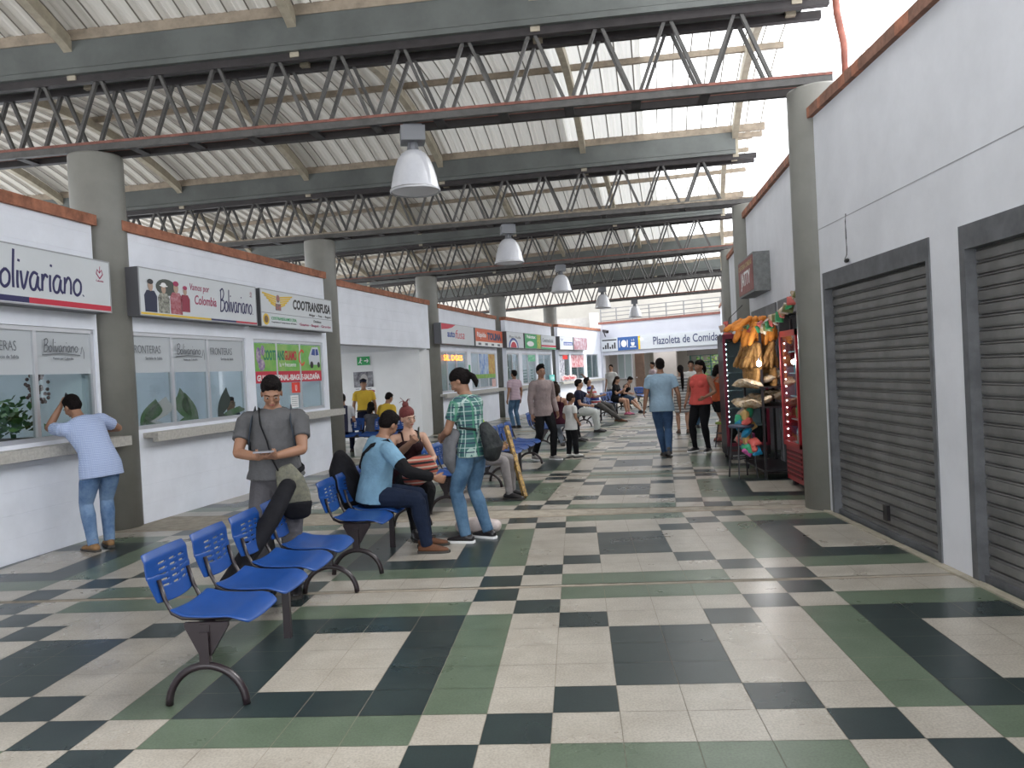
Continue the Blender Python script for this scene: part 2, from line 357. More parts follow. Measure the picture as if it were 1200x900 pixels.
def window(fr, a, b, mull, frost=True):
    """aluminium ticket window set in the opening, glass in panes"""
    nwin[0] += 1; o = link('window_%d' % nwin[0], None, None, fr.p(0), fr.rz); o['kind'] = 'structure'
    y = 0.02; g = G(); w = 0.045
    g.box(a, b, y, y+0.06, ZH-w, ZH); g.box(a, b, y, y+0.06, ZS, ZS+w); g.box(a, a+w, y, y+0.06, ZS, ZH); g.box(b-w, b, y, y+0.06, ZS, ZH)
    for m in mull: g.box(m-w/2, m+w/2, y, y+0.055, ZS+w, ZH-w)
    obj('frame', g, ALU, o)
    e = [a] + list(mull) + [b]
    for i in range(len(e)-1):
        g = G(); g.box(e[i]+0.02, e[i+1]-0.02, y+0.026, y+0.032, ZS+0.03, ZH-0.03); obj('pane', g, GLASS, o)
        if frost:
            g = G(); g.box(e[i]+0.024, e[i+1]-0.024, y+0.020, y+0.0245, 1.77, ZH-0.045); obj('frosted_film', g, FROST, o)
    return o, e
def counter(fr, a, b, label):
    g = G(); n = 6
    for y0, y1, z0, z1 in ((-0.20, -0.002, 1.0, 1.06), (-0.20, -0.13, 0.955, 1.0)): g.box(a, b, y0, y1, z0, z1)
    tag(obj('service_counter', g, COUNTER, None, fr.p(0), fr.rz), label, 'counter')
def fronteras(o, a, b):
    w = min(0.52, (b-a)*0.72); x = a + (b-a)*0.06
    text('FRONTERAS', GREYINK, o, x, 2.0, w, 0.095, y=0.012, bold=-0.012); text('Servicio de Salida', GREYINK, o, x+w*.45, 1.925, w*.6, 0.035, y=0.012)
def bolivar(o, a, b):
    w = min(0.5, (b-a)*0.66); x = a + (b-a)*0.12
    strokes('Bolivariano', GREYINK, o, x, 2.0, w, 0.13, r=0.006, y=0.012); text('Vamos por Colombia', GREYINK, o, x+w*.25, 1.91, w*.6, 0.035, y=0.012)
    g = G(); g.tube([(x-.02+i*w/8*1.1, 0.012, 1.965+0.014*math.sin(i/8*PI)) for i in range(9)], 0.006, 5, flat=.3, ref=(0,1,0))
    g.tube([(x+w*1.08, 0.012, 1.98), (x+w*1.13, 0.012, 2.06), (x+w*1.18, 0.012, 2.0), (x+w*1.17, 0.012, 1.93)], 0.005, 5, flat=.3, ref=(0,1,0)); obj('flourish', g, GREYINK, o)
w1, e = window(FA, 1.35, 4.93, [2.4, 3.24, 4.06])
bolivar(w1, e[0], e[1]); fronteras(w1, e[1], e[2]); fronteras(w1, e[2], e[3]); bolivar(w1, e[3], e[4])
w0, e = window(FA, -2.0, 0.9, [-1.05, -0.1]);
w2, e = window(FB, -0.16, 2.34, [0.64, 1.41]); fronteras(w2, e[0], e[1]); bolivar(w2, e[1], e[2]); fronteras(w2, e[2], e[3])
LEAFG = mat('leaf_print_green', (0.035, 0.10, 0.035), 0.5, col2=(0.10, 0.13, 0.11), vscale=7)
def leafgraphic(o, x, w, h, lean, m=LEAFG):
    pts = [(x, ZS+.05)]
    for i in range(1, 9): t = i/9; pts.append((x+lean*t*w - .25*w*math.sin(PI*t)*(1 if lean > 0 else -1), ZS+.05+h*t))
    pts.append((x+lean*w, ZS+.05+h))
    for i in range(8, 0, -1): t = i/9; pts.append((x+lean*t*w + .55*w*math.sin(PI*t)*(1 if lean > 0 else -1) + .2*w*(1-t)*(1 if lean > 0 else -1), ZS+.05+h*t*(.9)))
    pts.append((x+.75*w*(1 if lean > 0 else -1), ZS+.05))
    g = G(); g.poly([(a, b) for a, b in pts], 0.003); oo = obj('leaf_print', g, m, o); oo.location = (0, 0.040, 0)
leafgraphic(w2, 1.0, .35, .42, -.6); leafgraphic(w2, 1.15, .30, .36, -.9); leafgraphic(w2, 1.60, .30, .40, .8, mat('leaf_print_dark', (.02, .035, .03), .5)); leafgraphic(w2, .05, .5, .32, .9, mat('leaf_print_pale', (.28, .31, .31), .5)); leafgraphic(w2, .0, .4, .30, .75)
leafgraphic(w2, 1.75, .5, .12, .8)
w3, e = window(FB, 2.56, 4.88, [3.27, 4.05], frost=False)
# printed banners behind the glass of the third office
bn = link('banner', None, w3, (0, 0.03, 0)); g = G(); g.box(2.62, 4.82, -0.006, -0.002, 1.76, 2.19); obj('picture_field', g, mat('banner_green', (.10, .42, .06), .4, col2=(.30, .50, .12), vscale=2.2), bn)
g = G(); g.box(2.62, 4.82, -0.006, -0.002, 1.58, 1.76); obj('red_band', g, REDI, bn)
text('COOTRANS', mat('banner_letter_green', (.02, .22, .12), .5), bn, 2.86, 1.93, .66, .16, y=-.008, bold=.03); text('GUAMO', REDI, bn, 3.53, 1.93, .40, .16, y=-.008, bold=.03)
text('la + frecuente', WHI, bn, 3.35, 1.83, .55, .07, y=-.008, bold=.01); text('GUAMO-ESPINAL-IBAGUE-SALDAÑA', WHI, bn, 2.65, 1.61, 2.1, .115, y=-.008, bold=.03)
g = G(); g.lathe([(.02, 0), (.15, 0)], 20, cap=False); 
g = G(); g.tube([(4.12+.10*math.cos(a), -.008, 1.98+.12*math.sin(a)) for a in np.linspace(.8, 5.6, 16)], .02, 6, flat=.2, ref=(0,1,0)); obj('curl_emblem', g, ORI, bn)
g = G(); g.poly([(4.38,1.86),(4.36,1.98),(4.42,2.07),(4.50,2.16),(4.72,2.17),(4.78,2.05),(4.79,1.86)], .003); p = obj('painted_bus', g, mat('bus_white', (.6, .64, .7), .4), bn); p.location = (0, -.010, 0)
g = G(); g.poly([(4.46,2.03),(4.52,2.13),(4.60,2.13),(4.60,2.02)], .003); g.poly([(4.63,2.02),(4.63,2.13),(4.71,2.13),(4.74,2.03)], .003); p = obj('painted_bus_window', g, BLUI, bn); p.location = (0, -.014, 0)
g = G(); g.ell((4.46,-.014,1.86), (.06,.003,.06)); g.ell((4.72,-.014,1.86), (.05,.003,.05)); obj('painted_wheel', g, BLKI, bn)
g = G(); g.ell((2.72,-.009,2.0), (.07,.003,.13)); g.ell((2.85,-.009,2.08), (.06,.003,.08)); g.ell((2.80,-.009,1.86), (.10,.003,.09)); obj('painted_flowers', g, mat('violet_print', (.16,.10,.28), .5, col2=(.55,.45,.5), vscale=14), bn)
g = G(); g.box(3.72, 4.0, -.006, -.002, 1.40, 1.57); obj('red_notice', g, mat('bright_red', (.8,.05,.03), .5), bn); text('U', WHI, bn, 3.83, 1.43, .06, .10, y=-.008, bold=.03)
g = G(); g.box(3.66, 3.92, -.006, -.002, 1.16, 1.36); obj('paper_notice', g, WHI, bn)
for i in range(5): g = G(); g.box(3.69, 3.89, -.008, -.006, 1.19+i*.033, 1.197+i*.033); obj('printed_line', g, GREYINK, bn)
counter(FA, -6.0, 5.18, 'pale stone counter at the left edge, leaned on by the man in checked shirt')
counter(FB, -0.02, 5.25, 'pale stone ticket counter behind the man in the grey polo shirt')
w4, e = window(FD, 0.05, 2.5, [0.7, 1.55], frost=False); w5, e = window(FD, 2.9, 5.75, [3.82, 4.87], frost=False)
w6, e = window(FE, 0.07, 1.45, [0.72], frost=False); w7, e = window(FE, 1.84, 3.65, [2.6], frost=False); w8, e = window(FE, 4.0, 5.9, [4.86], frost=False)
w9, e = window(FF, 0.05, 1.44, [0.75], frost=False); w10, e = window(FF, 1.66, 3.55, [2.6], frost=False); w11, e = window(FF, 3.97, 5.85, [4.9], frost=False)
counter(FD, -0.1, 6.2, 'pale stone counter under the orange scrolling display'); counter(FE, -0.1, 6.1, 'pale stone counter below the green company sign'); counter(FF, -0.1, 6.3, 'pale stone counter nearest the food court, above the lounging man')
LED = mat('led_orange', (1.0, .25, .03), .5, emit=2.2)
text('SIL DGES', LED, w4, .35, 1.98, 1.7, .16, y=.0, bold=.02, name='scrolling_display_letters')
g = G(); plate(g, 3.86, 4.84, 1.42, 2.2, .02); obj('landscape_poster', g, mat('poster_blue', (.10,.24,.62), .5, col2=(.6,.7,.8), vscale=3), w5)
g = G(); plate(g, 4.92, 5.68, 1.5, 2.2, .02); obj('food_poster', g, mat('poster_orange', (.5,.2,.05), .5, col2=(.65,.5,.12), vscale=5), w5)
g = G(); plate(g, 2.95, 5.68, 1.42, 1.55, .015); obj('green_strip', g, mat('poster_green', (.12,.35,.05), .5, col2=(.35,.5,.1), vscale=4), w5)
g = G(); plate(g, 5.2, 5.66, 1.12, 1.38, .012); obj('price_card', g, mat('pink_card', (.6,.25,.22), .5, col2=(.75,.6,.55), vscale=20), w5)
g = G(); plate(g, 2.60, 2.78, 1.65, 1.85, -.002); obj('green_notice', g, GREENI, w5)
g = G(); plate(g, 2.65, 3.6, 1.95, 2.2, .02); obj('green_banner', g, mat('banner_teal_green', (.05,.45,.22), .5, col2=(.4,.7,.5), vscale=8), w7)
g = G(); plate(g, 5.3, 6.1, 1.12, 1.38, -.05); p = obj('teal_card', g, TEAL, w8)
text('$20', WHI, w8, 5.5, 1.18, .45, .12, y=-.056)
g = G(); plate(g, .1, .72, 1.15, 2.18, .02); obj('collage_poster', g, mat('collage', (.65,.66,.7), .5, col2=(.12,.12,.18), vscale=9), w9)
g = G(); plate(g, .55, 1.2, 2.02, 2.2, .01); obj('red_square_notice', g, mat('bright_red2', (.8,.04,.03), .5), w9)
g = G(); plate(g, 1.72, 3.5, 1.65, 2.2, .02); obj('red_picture_poster', g, mat('red_collage', (.45,.05,.07), .5, col2=(.7,.6,.62), vscale=6), w10)
g = G()
for i in range(7): g.ell((.25+i*.27, -.08, 1.2+.03*(i % 2)), (.19, .008, .10))
obj('pink_cutout_card', g, mat('cutout_pink', (.75,.35,.35), .5, col2=(.85,.75,.72), vscale=12), w9); text('Chiva Tours', REDI, w9, .25, 1.15, 1.5, .13, y=-.095, bold=.02)
for wv, x0, x1 in ((w7, 1.9, 3.6), (w8, 4.05, 5.8), (w9, 0, 1.3), (w10, 1.8, 3.4), (w11, 4.1, 5.7)):
    g = G()
    for i in range(5): g.box(x0, x1, .35, .37, 1.15+i*.11, 1.19+i*.11)
    obj('blind', g, mat('teal_blind', (.22,.36,.33), .5), wv)
STK = mat('sticker_white', (.7,.72,.72), .5)
g = G()
for i in range(14): a = random.uniform(.12, 1.3); z = random.uniform(1.25, 1.75); g.box(a, a+.06, .01, .013, z, z+.04)
obj('sticker', g, STK, w6)
# sign boxes on the fascia
def signbox(fr, a, b, label, z0=2.42, z1=2.98, face=SIGNW):
    o = thing('sign_box', label, 'sign', fr.p(a, 0, z0), fr.rz)
    g = G(); g.box(0, b-a, -0.2, 0.0, 0, z1-z0); obj('casing', g, DGREY, o)
    g = G(); g.box(0.008, b-a-0.008, -0.206, -0.199, 0.008, z1-z0-0.008); obj('face', g, face, o)
    r = link('rim', None, o); bpy.data.objects.remove(r)
    g = G(); t = 0.012; w = b-a; h = z1-z0
    g.box(0, w, -0.21, -0.2, 0, t); g.box(0, w, -0.21, -0.2, h-t, h); g.box(0, t, -0.21, -0.2, t, h-t); g.box(w-t, w, -0.21, -0.2, t, h-t); obj('rim', g, mat('sign_rim', (.33,.34,.36), .4), o)
    return o
def heart(o, x, z, s):
    g = G(); g.tube([(x, -.208, z), (x-s*.5, -.208, z+s*.5), (x-s*.35, -.208, z+s*.95), (x, -.208, z+s*.6), (x+s*.35, -.208, z+s*.95), (x+s*.5, -.208, z+s*.5), (x, -.208, z)], s*.07, 5, flat=.3, ref=(0,1,0))
    g.tube([(x, -.208, z+s*.6), (x+s*.1, -.208, z+s*1.3)], s*.05, 4, flat=.3, ref=(0,1,0)); obj('heart_emblem', g, WINE, o)
    text('Colombia', WINE, o, x-s*.6, z-s*.35, s*1.2, s*.2, y=-.207)
s1 = signbox(FA, 1.55, 4.95, 'long grey-white box sign with large navy handwritten bus company name at left edge')
strokes('Bolivariano.', INK, s1, 1.68, .15, 1.30, .36, r=.015, y=-.208); heart(s1, 3.23, .36, .10)
g = G(); plate(g, .01, 2.2, .02, .075, -.206); obj('navy_stripe', g, INK, s1); g = G(); plate(g, 2.2, 3.39, .02, .075, -.206); obj('red_stripe', g, REDI, s1)
s2 = signbox(FB, -0.22, 2.34, 'long box sign with four printed travellers and red and navy handwriting')
def fig(o, x, z, h, mb, mh, hat=False):
    g = G(); g.poly([(x-h*.28, z), (x-h*.30, z+h*.5), (x-h*.18, z+h*.66), (x+h*.18, z+h*.66), (x+h*.30, z+h*.5), (x+h*.28, z)], .002); q = obj('printed_torso', g, mb, o); q.location = (0, -.209, 0)
    g = G(); g.ell((x, -.211, z+h*.80), (h*.12, .002, h*.16)); obj('printed_head', g, mat('print_skin', (.45,.32,.25), .6), o)
    g = G(); g.ell((x, -.213, z+h*.93), (h*.14, .002, h*.08)); 
    if hat: g.ell((x, -.214, z+h*.90), (h*.22, .002, h*.03))
    obj('printed_hair', g, mh, o)
fig(s2, .20, .05, .38, mat('print_navy', (.03,.035,.07), .6), BLKI); fig(s2, .44, .05, .36, mat('print_cream', (.42,.42,.36), .6, col2=(.1,.1,.09), vscale=20), WHI, True)
fig(s2, .68, .05, .40, mat('print_wine', (.30,.03,.05), .6, col2=(.5,.25,.28), vscale=15), WINE); fig(s2, .86, .09, .32, mat('print_wine2', (.28,.04,.07), .6), WINE)
g = G(); g.ell((.50, -.2075, .36), (.20, .001, .10)); obj('printed_foliage', g, mat('print_leaf', (.08,.09,.08), .6), s2)
text('Vamos por', WINE, s2, .97, .35, .42, .11, y=-.208, shear=.15); text('Colombia', WINE, s2, 1.06, .20, .48, .12, y=-.208, shear=.15, bold=.01)
strokes('Bolivariano.', INK, s2, 1.62, .155, .84, .30, r=.011, y=-.208); heart(s2, 2.42, .42, .05)
g = G(); plate(g, .01, 1.4, .016, .04, -.206); obj('yellow_stripe', g, YEL, s2); g = G(); plate(g, 1.4, 2.0, .016, .04, -.206); obj('navy_stripe', g, INK, s2); g = G(); plate(g, 2.0, 2.55, .016, .04, -.206); obj('red_stripe', g, REDI, s2)
s3 = signbox(FB, 2.46, 4.88, 'box sign with yellow winged emblem and two bus cooperative names')
text('COOTRANSFUSA', BLKI, s3, 1.0, .31, 1.36, .16, y=-.208, bold=.035, shear=.15); text('Melgar  -  Fusa  -  Bogotá', BLKI, s3, 1.55, .225, .82, .05, y=-.208, bold=.01)
g = G(); plate(g, .01, 2.4, .205, .211, -.206); obj('divider', g, GREYINK, s3)
text('COOTRANSGUAMO LTDA.', GREENI, s3, .30, .11, .80, .05, y=-.208, bold=.01); text('Cooperativa de Transportadores del Guamo', BLKI, s3, .30, .06, .78, .03, y=-.208)
text('Destinos', BLKI, s3, 1.7, .135, .28, .04, y=-.208, bold=.01); text('Guamo - Ibagué - Girardot', WINE, s3, 1.2, .05, 1.15, .055, y=-.208, bold=.015)
g = G()
for sx in (-1, 1):
    for i in range(5): zz = .50-i*.035; g.bar((.52+sx*.06, -.209, zz-.04), (.52+sx*(.46-i*.06), -.209, zz), .002, .024)
obj('winged_emblem', g, YEL, s3); g = G(); g.ell((.52, -.211, .44), (.05, .003, .06)); g.box(.44, .60, -.212, -.208, .26, .36); obj('emblem_centre', g, mat('emblem_dark', (.10,.14,.16), .5, col2=(.5,.15,.12), vscale=30), s3)
g = G(); g.ell((.14, -.209, .11), (.09, .003, .085)); obj('round_emblem', g, YEL, s3); g = G(); g.ell((.14, -.211, .11), (.06, .003, .055)); obj('round_emblem_centre', g, mat('emblem_brown', (.2,.12,.05), .5), s3)
s4 = signbox(FD, -.35, 2.65, 'grey-white box sign with red corner flash and blue-red lettering')
g = G(); g.poly([(.01,.55),(1.25,.55),(.9,.46),(.5,.41),(.01,.38)], .003); q = obj('red_flash', g, REDI, s4); q.location = (0,-.209,0); text('auto', BLUI, s4, .5, .19, .65, .17, y=-.208, bold=.03); text('fusa', REDI, s4, 1.2, .17, .85, .24, y=-.208, shear=.2)
s5 = signbox(FD, 2.78, 6.02, 'orange and white box sign with dark outlined letters', face=ORI)
text('Rápido', WHI, s5, .2, .24, 1.0, .2, y=-.208, bold=.02); text('TOLIMA', INK, s5, 1.35, .22, 1.7, .24, y=-.208, bold=.06)
g = G(); plate(g, .01, 3.2, .01, .15, -.206); obj('white_strip', g, WHI, s5)
for i in range(4):
    g = G(); plate(g, .3+i*.75, .6+i*.75, .04, .11, -.209); obj('small_print', g, GREYINK, s5)
s6 = signbox(FE, -.48, 1.46, 'white box sign with red and blue arches at its foot')
text('Flor Huila', BLKI, s6, .3, .33, 1.3, .1, y=-.208)
for rr, mm in ((.55, BLUI), (.42, WHI), (.33, REDI)):
    g = G(); g.poly([(.75+rr*math.cos(a), .01+rr*.62*math.sin(a)) for a in np.linspace(0, PI, 16)], .002); q = obj('printed_arch', g, mm, s6); q.location = (0, -.207-(.56-rr)*.01, 0)
s7 = signbox(FE, 1.62, 3.74, 'green box sign with a yellow right end', face=GREENI)
g = G(); plate(g, 1.55, 2.1, .01, .55, -.206); obj('yellow_panel', g, mat('yellow_print', (.6,.55,.05), .5, col2=(.1,.3,.08), vscale=9), s7); text('Velotax', WHI, s7, .2, .38, 1.2, .13, y=-.208, bold=.03); g = G(); g.ell((.7,-.208,.18), (.45,.003,.10)); obj('printed_car', g, WHI, s7)
s8 = signbox(FE, 3.78, 6.0, 'white box sign with thin grey lettering and red and green base bands')
text('Cootranshuila', GREYINK, s8, .2, .28, 1.6, .16, y=-.208, bold=.01); g = G(); plate(g, .01, 2.2, .10, .17, -.206); obj('red_band', g, REDI, s8); g = G(); plate(g, .01, 2.2, .01, .07, -.206); obj('green_band', g, GREENI, s8)
s9 = signbox(FF, -.36, 1.4, 'white box sign with a solid blue word block, near the food court'); g = G(); plate(g, .5, 1.7, .19, .33, -.206); obj('blue_block', g, BLUI, s9); text('cootrans', WHI, s9, .55, .21, 1.05, .09, y=-.210)
g = G(); [g.ell((.2+.1*i, -.208, .44-.05*(i % 2)), (.035,.003,.03)) for i in range(3)]; obj('dot_emblem', g, BLUI, s9)
s10 = signbox(FF, 1.5, 3.5, 'red and grey picture box sign, last before the food court', face=mat('red_picture', (.30,.10,.12), .5, col2=(.5,.45,.5), vscale=5)); text('Tolima', WHI, s10, .2, .4, .8, .1, y=-.208)

# recessed passage between second and third column
g = G(); g.box(-.2, 5.2, 0, .15, 2.28, ZP); g.box(-.2, 5.2, .15, 6, 2.95, 3.2)
g.box(-.2, 5.35, .15, 4.2, 2.26, 2.30)
struct('wall_left', g, WHITE, None, FC.p(0), FC.rz); cap_of(FC, -.2, 5.24, ZP)
FX = Fr((-8.4, 20.57), (-3.98, 20.25)); g = G(); g.box(0, FX.L, 0, .15, 0, 2.27); g.box(FX.L-.15, FX.L, .15, 1.3, 0, 2.27); struct('wall_back', g, mat('cross_wall_white', (.80,.81,.82), .6, var=.08, vscale=1), None, FX.p(0), FX.rz)
ex = thing('exit_sign', 'small green emergency exit sign on the white cross wall', 'sign', (FX.p(2.95, -.01, 1.94)), FX.rz)
g = G(); g.box(-.17, .17, -.015, 0, 0, .22); obj('plate', g, GREENI, ex)
g = G(); g.ell((-.07, -.018, .17), (.02,.003,.02)); g.bar((-.07,-.018,.15), (-.09,-.018,.09), .003, .03); g.bar((-.09,-.018,.09), (-.05,-.018,.04), .003, .018); g.bar((-.09,-.018,.09), (-.13,-.018,.05), .003, .018); g.bar((-.07,-.018,.14), (-.03,-.018,.12), .003, .015); obj('running_figure', g, WHI, ex)
g = G(); g.bar((.02,-.018,.11), (.13,-.018,.11), .003, .025); g.bar((.09,-.018,.16), (.13,-.018,.11), .003, .02); g.bar((.09,-.018,.06), (.13,-.018,.11), .003, .02); obj('arrow', g, WHI, ex)
po = thing('portrait_poster', 'black and white portrait poster behind the guard in yellow', 'poster', FX.p(2.92, -.01, 1.37), FX.rz)
g = G(); g.box(-.26, .26, -.006, 0, 0, .40); obj('sheet', g, mat('poster_dark', (.05,.045,.06), .5, col2=(.35,.35,.38), vscale=6), po); g = G(); g.ell((.02,-.009,.19), (.10,.003,.15)); obj('printed_face', g, mat('print_face_grey', (.42,.40,.40), .5), po)
po = thing('notice_sheet', 'small printed sheet below the portrait poster', 'poster', FX.p(3.05, -.01, 1.18), FX.rz); g = G(); g.box(-.13, .2, -.006, 0, 0, .17); obj('sheet', g, WHI, po); g = G(); g.ell((.05,-.008,.08), (.12,.002,.04)); obj('printed_picture', g, WINE, po)

# ------------------------------------------------------------------ right side
FRA = Fr((2.448, 8.42), (2.585, 5.62)); FRA2 = Fr((2.448, 8.42), (2.448+.137*4, 8.42-2.8*4))
# s measured from the far end (y=8.42) towards the camera
ZR = 3.92
g = G(); th = .16; Y = lambda y: (8.42-y)/.9988
openings = [(Y(8.12), Y(5.99)), (Y(5.58), Y(2.6)), (Y(2.2), Y(-.6))]
xs = [-.05]
for a, b in openings: xs += [a, b]
xs += [11.5]
for i in range(0, len(xs), 2): g.box(xs[i], xs[i+1], 0, th, 0, 2.36)
g.box(-.05, 11.5, 0, th, 2.36, ZR); g.box(-.05, 11.5, 2.5, 2.6, 0, ZR-.1); g.box(-.05, 11.5, th, 2.5, 3.6, 3.7)
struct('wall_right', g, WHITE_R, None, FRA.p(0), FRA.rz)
g = G(); g.box(-.05, 11.5, -.003, 0, 2.80, 2.806); struct('trim_90', g, mat('joint_line', (.33,.33,.35), .7), None, FRA.p(0), FRA.rz)
def brickcap(fr, s0, s1, z):
    ntrim[0] += 1; g = G(); n = int((s1-s0)/.075)
    for i in range(n): a = s0+(s1-s0)*i/n; g.box(a, a+(s1-s0)/n-.004, -.05, .22, z, z+.10+random.uniform(-.002,.002), random.choice((0, 0, 1)))
    struct('trim_%d' % ntrim[0], g, [CAPB, CAP], None, fr.p(0), fr.rz)
brickcap(FRA, -.12, 11.5, ZR)
SLAT = mat('galvanised_slat', (.215,.21,.205), .42, .35, var=.35, vscale=2.5); HEADM = mat('shutter_frame_grey', (.15,.155,.165), .5, .3, var=.35, vscale=5)
for k, (a, b) in enumerate(openings):
    o = link('door_%d' % (k+1), None, None, FRA.p(0), FRA.rz); o['kind'] = 'structure'
    g = G(); w = .07 if k else .05
    g.box(a, b, -.012, .10, 2.20, 2.36); g.box(a, a+w, -.012, .10, 0, 2.20); g.box(b-w, b, -.012, .10, 0, 2.20); obj('frame', g, HEADM, o)
    g = G(); n = 25; h = 2.20/n; prof = []
    for i in range(n):
        z = i*h; prof += [(.085, z), (.085, z+h*.07), (.064, z+h*.12), (.060, z+h*.30), (.060, z+h*.74), (.063, z+h*.80), (.072, z+h*.84), (.060, z+h*.90), (.064, z+h*.96)]
    prof.append((.085, 2.2))
    vs = [(a+w, y, z) for y, z in prof]+[(b-w, y, z) for y, z in prof]; m = len(prof)
    g.add(vs, [(i, i+m, i+m+1, i+1) for i in range(m-1)]); obj('slat_curtain', g, SLAT, o)
    g = G(); g.box(a+w, b-w, .03, .09, 0, .05); obj('bottom_rail', g, HEADM, o)
    if k == 0: g = G(); g.box((a+b)/2+.0, (a+b)/2+.07, .03, .06, .13, .26); obj('lock', g, BLACK, o)
g = G(); g.box(-.05, 11.5, -.06, 0, 0, .012); struct('baseboard_right', g, mat('sill_cream', (.42,.38,.30), .6, var=.3), None, FRA.p(0), FRA.rz)
wr = thing('hanging_wire', 'thin loose wire dangling from the upper white wall above the shutters', 'wire', FRA.p(.95, -.01, 2.4), FRA.rz)
g = G(); g.tube([(0,0,.42),(.01,-.01,.35),(-.015,0,.28),(.012,-.01,.2),(-.01,0,.12),(.01,-.01,.05),(-.04,-.01,.02),(.05,-.01,0)], .004, 5); obj('wire_strand', g, BLACK, wr)
g = G(); g.ell((.0,-.01,.0), (.05,.015,.02)); obj('wire_end', g, BLACK, wr)
# shop front beyond the first right column
FRB = Fr((3.02, 14.1), (2.74, 8.75)); LB = FRB.L
g = G(); g.box(0, LB, 0, th, 2.36, 4.0); g.box(0, .25, 0, th, 0, 2.36); g.box(2.35, 2.5, 0, th, 0, 2.36); g.box(LB-.15, LB, 0, th, 0, 2.36)
g.box(0, LB, 2.4, 2.5, 0, 3.4); g.box(0, LB, th, 2.4, 2.9, 3.0); g.box(0, .1, th, 2.4, 0, 2.9); g.box(LB-.1, LB, th, 2.4, 0, 2.9)
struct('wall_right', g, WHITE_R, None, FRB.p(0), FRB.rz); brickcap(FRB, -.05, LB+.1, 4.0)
for k, (a, b) in enumerate(((.25, 2.35), (2.5, LB-.15))):
    o = link('door_%d' % (k+4), None, None, FRB.p(0), FRB.rz); o['kind'] = 'structure'
    g = G(); g.box(a, b, -.02, .12, 2.14, 2.36); g.box(a, a+.06, -.02, .12, 0, 2.14); g.box(b-.06, b, -.02, .12, 0, 2.14); obj('frame', g, HEADM, o)
FRC = Fr((3.78, 19.7), (3.35, 14.75)); FRD = Fr((4.85, 25.5), (4.2, 20.4)); FRE = Fr((6.6, 37), (5.25, 26.3))
for fr in (FRC, FRD, FRE):
    g = G(); g.box(0, fr.L, 0, th, 2.5, 4.0); g.box(0, .6, 0, th, 0, 2.5); g.box(fr.L-.4, fr.L, 0, th, 0, 2.5); g.box(0, fr.L, 2.4, 2.5, 0, 3.2); g.box(0, fr.L, th, 2.4, 2.9, 3)
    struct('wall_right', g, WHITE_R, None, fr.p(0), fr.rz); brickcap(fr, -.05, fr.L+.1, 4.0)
# projecting shop sign
sg = thing('shop_sign', 'deep grey box sign with a faded red face above the snack stand', 'sign', FRB.p(.55, 0, 2.57), FRB.rz)
g = G(); g.box(0, 1.45, -.24, 0, 0, .58); obj('casing', g, mat('sign_grey_metal', (.20,.21,.21), .5, var=.3, vscale=14), sg)
g = G(); g.box(.03, 1.42, -.248, -.239, .03, .55); obj('face', g, mat('faded_red', (.28,.085,.075), .5, var=.3, vscale=5), sg)
text('CAFETERIA COMIDAS', mat('faded_yellow', (.5,.38,.2), .5), sg, .10, .42, 1.25, .08, y=-.25, bold=.01); text('JATTY', WHI, sg, .28, .09, .9, .28, y=-.25, bold=.02)
sg = thing('shop_sign', 'tall brown and yellow printed sign beyond the grey red-faced one', 'sign', FRC.p(3.5, 0, 2.70), FRC.rz)
g = G(); g.box(0, 1.1, -.16, 0, 0, .80); obj('casing', g, mat('brown_print', (.20,.10,.05), .5, col2=(.42,.30,.10), vscale=4), sg); g = G(); g.box(.02, 1.08, -.166, -.16, .02, .78); obj('face', g, mat('brown_print2', (.22,.08,.05), .5, col2=(.45,.36,.18), vscale=3), sg)
text('CAFE', WHI, sg, .2, .3, .7, .2, y=-.17, bold=.02)

# ------------------------------------------------------------------ columns, trusses, gutters, roof
LN = [(-5.38, 8.85), (-4.80, 15.13), (-3.94, 21.56), (-2.68, 28.4), (-1.01, 34.6)]
RN = [(2.58, 8.47), (3.15, 14.4), (3.95, 20.0), (4.98, 25.8), (6.0, 31.6)]
ORD = ['nearest', 'second', 'third', 'fourth', 'fifth']
for side, NN in (('left', LN), ('right', RN)):
    for i, (x, y) in enumerate(NN):
        g = G(); g.lathe([(.29, 0), (.29, 4.24), (.285, 4.26)], 40)
        o = thing('column', 'round grey concrete column, %s on the %s side of the concourse' % (ORD[i], side), 'column', (x, y, 0))
        obj('shaft', g, COLM, o, smooth=False)
        for p in o.children[0].data.polygons: p.use_smooth = abs(p.normal.z) < .5
        g = G(); g.box(-.16, .16, -.2, .2, 4.26, 4.279); obj('bearing_plate', g, STEELD, o)
def ext(L, R, a, b):
    """truss line: direction L->R, local X along it, origin at R; returns frame"""
    return Fr(R, (R[0]+(R[0]-L[0]), R[1]+(R[1]-L[1])))
TL = []
for i in range(5): TL.append(Fr(LN[i], RN[i]))
bar_cache = {}
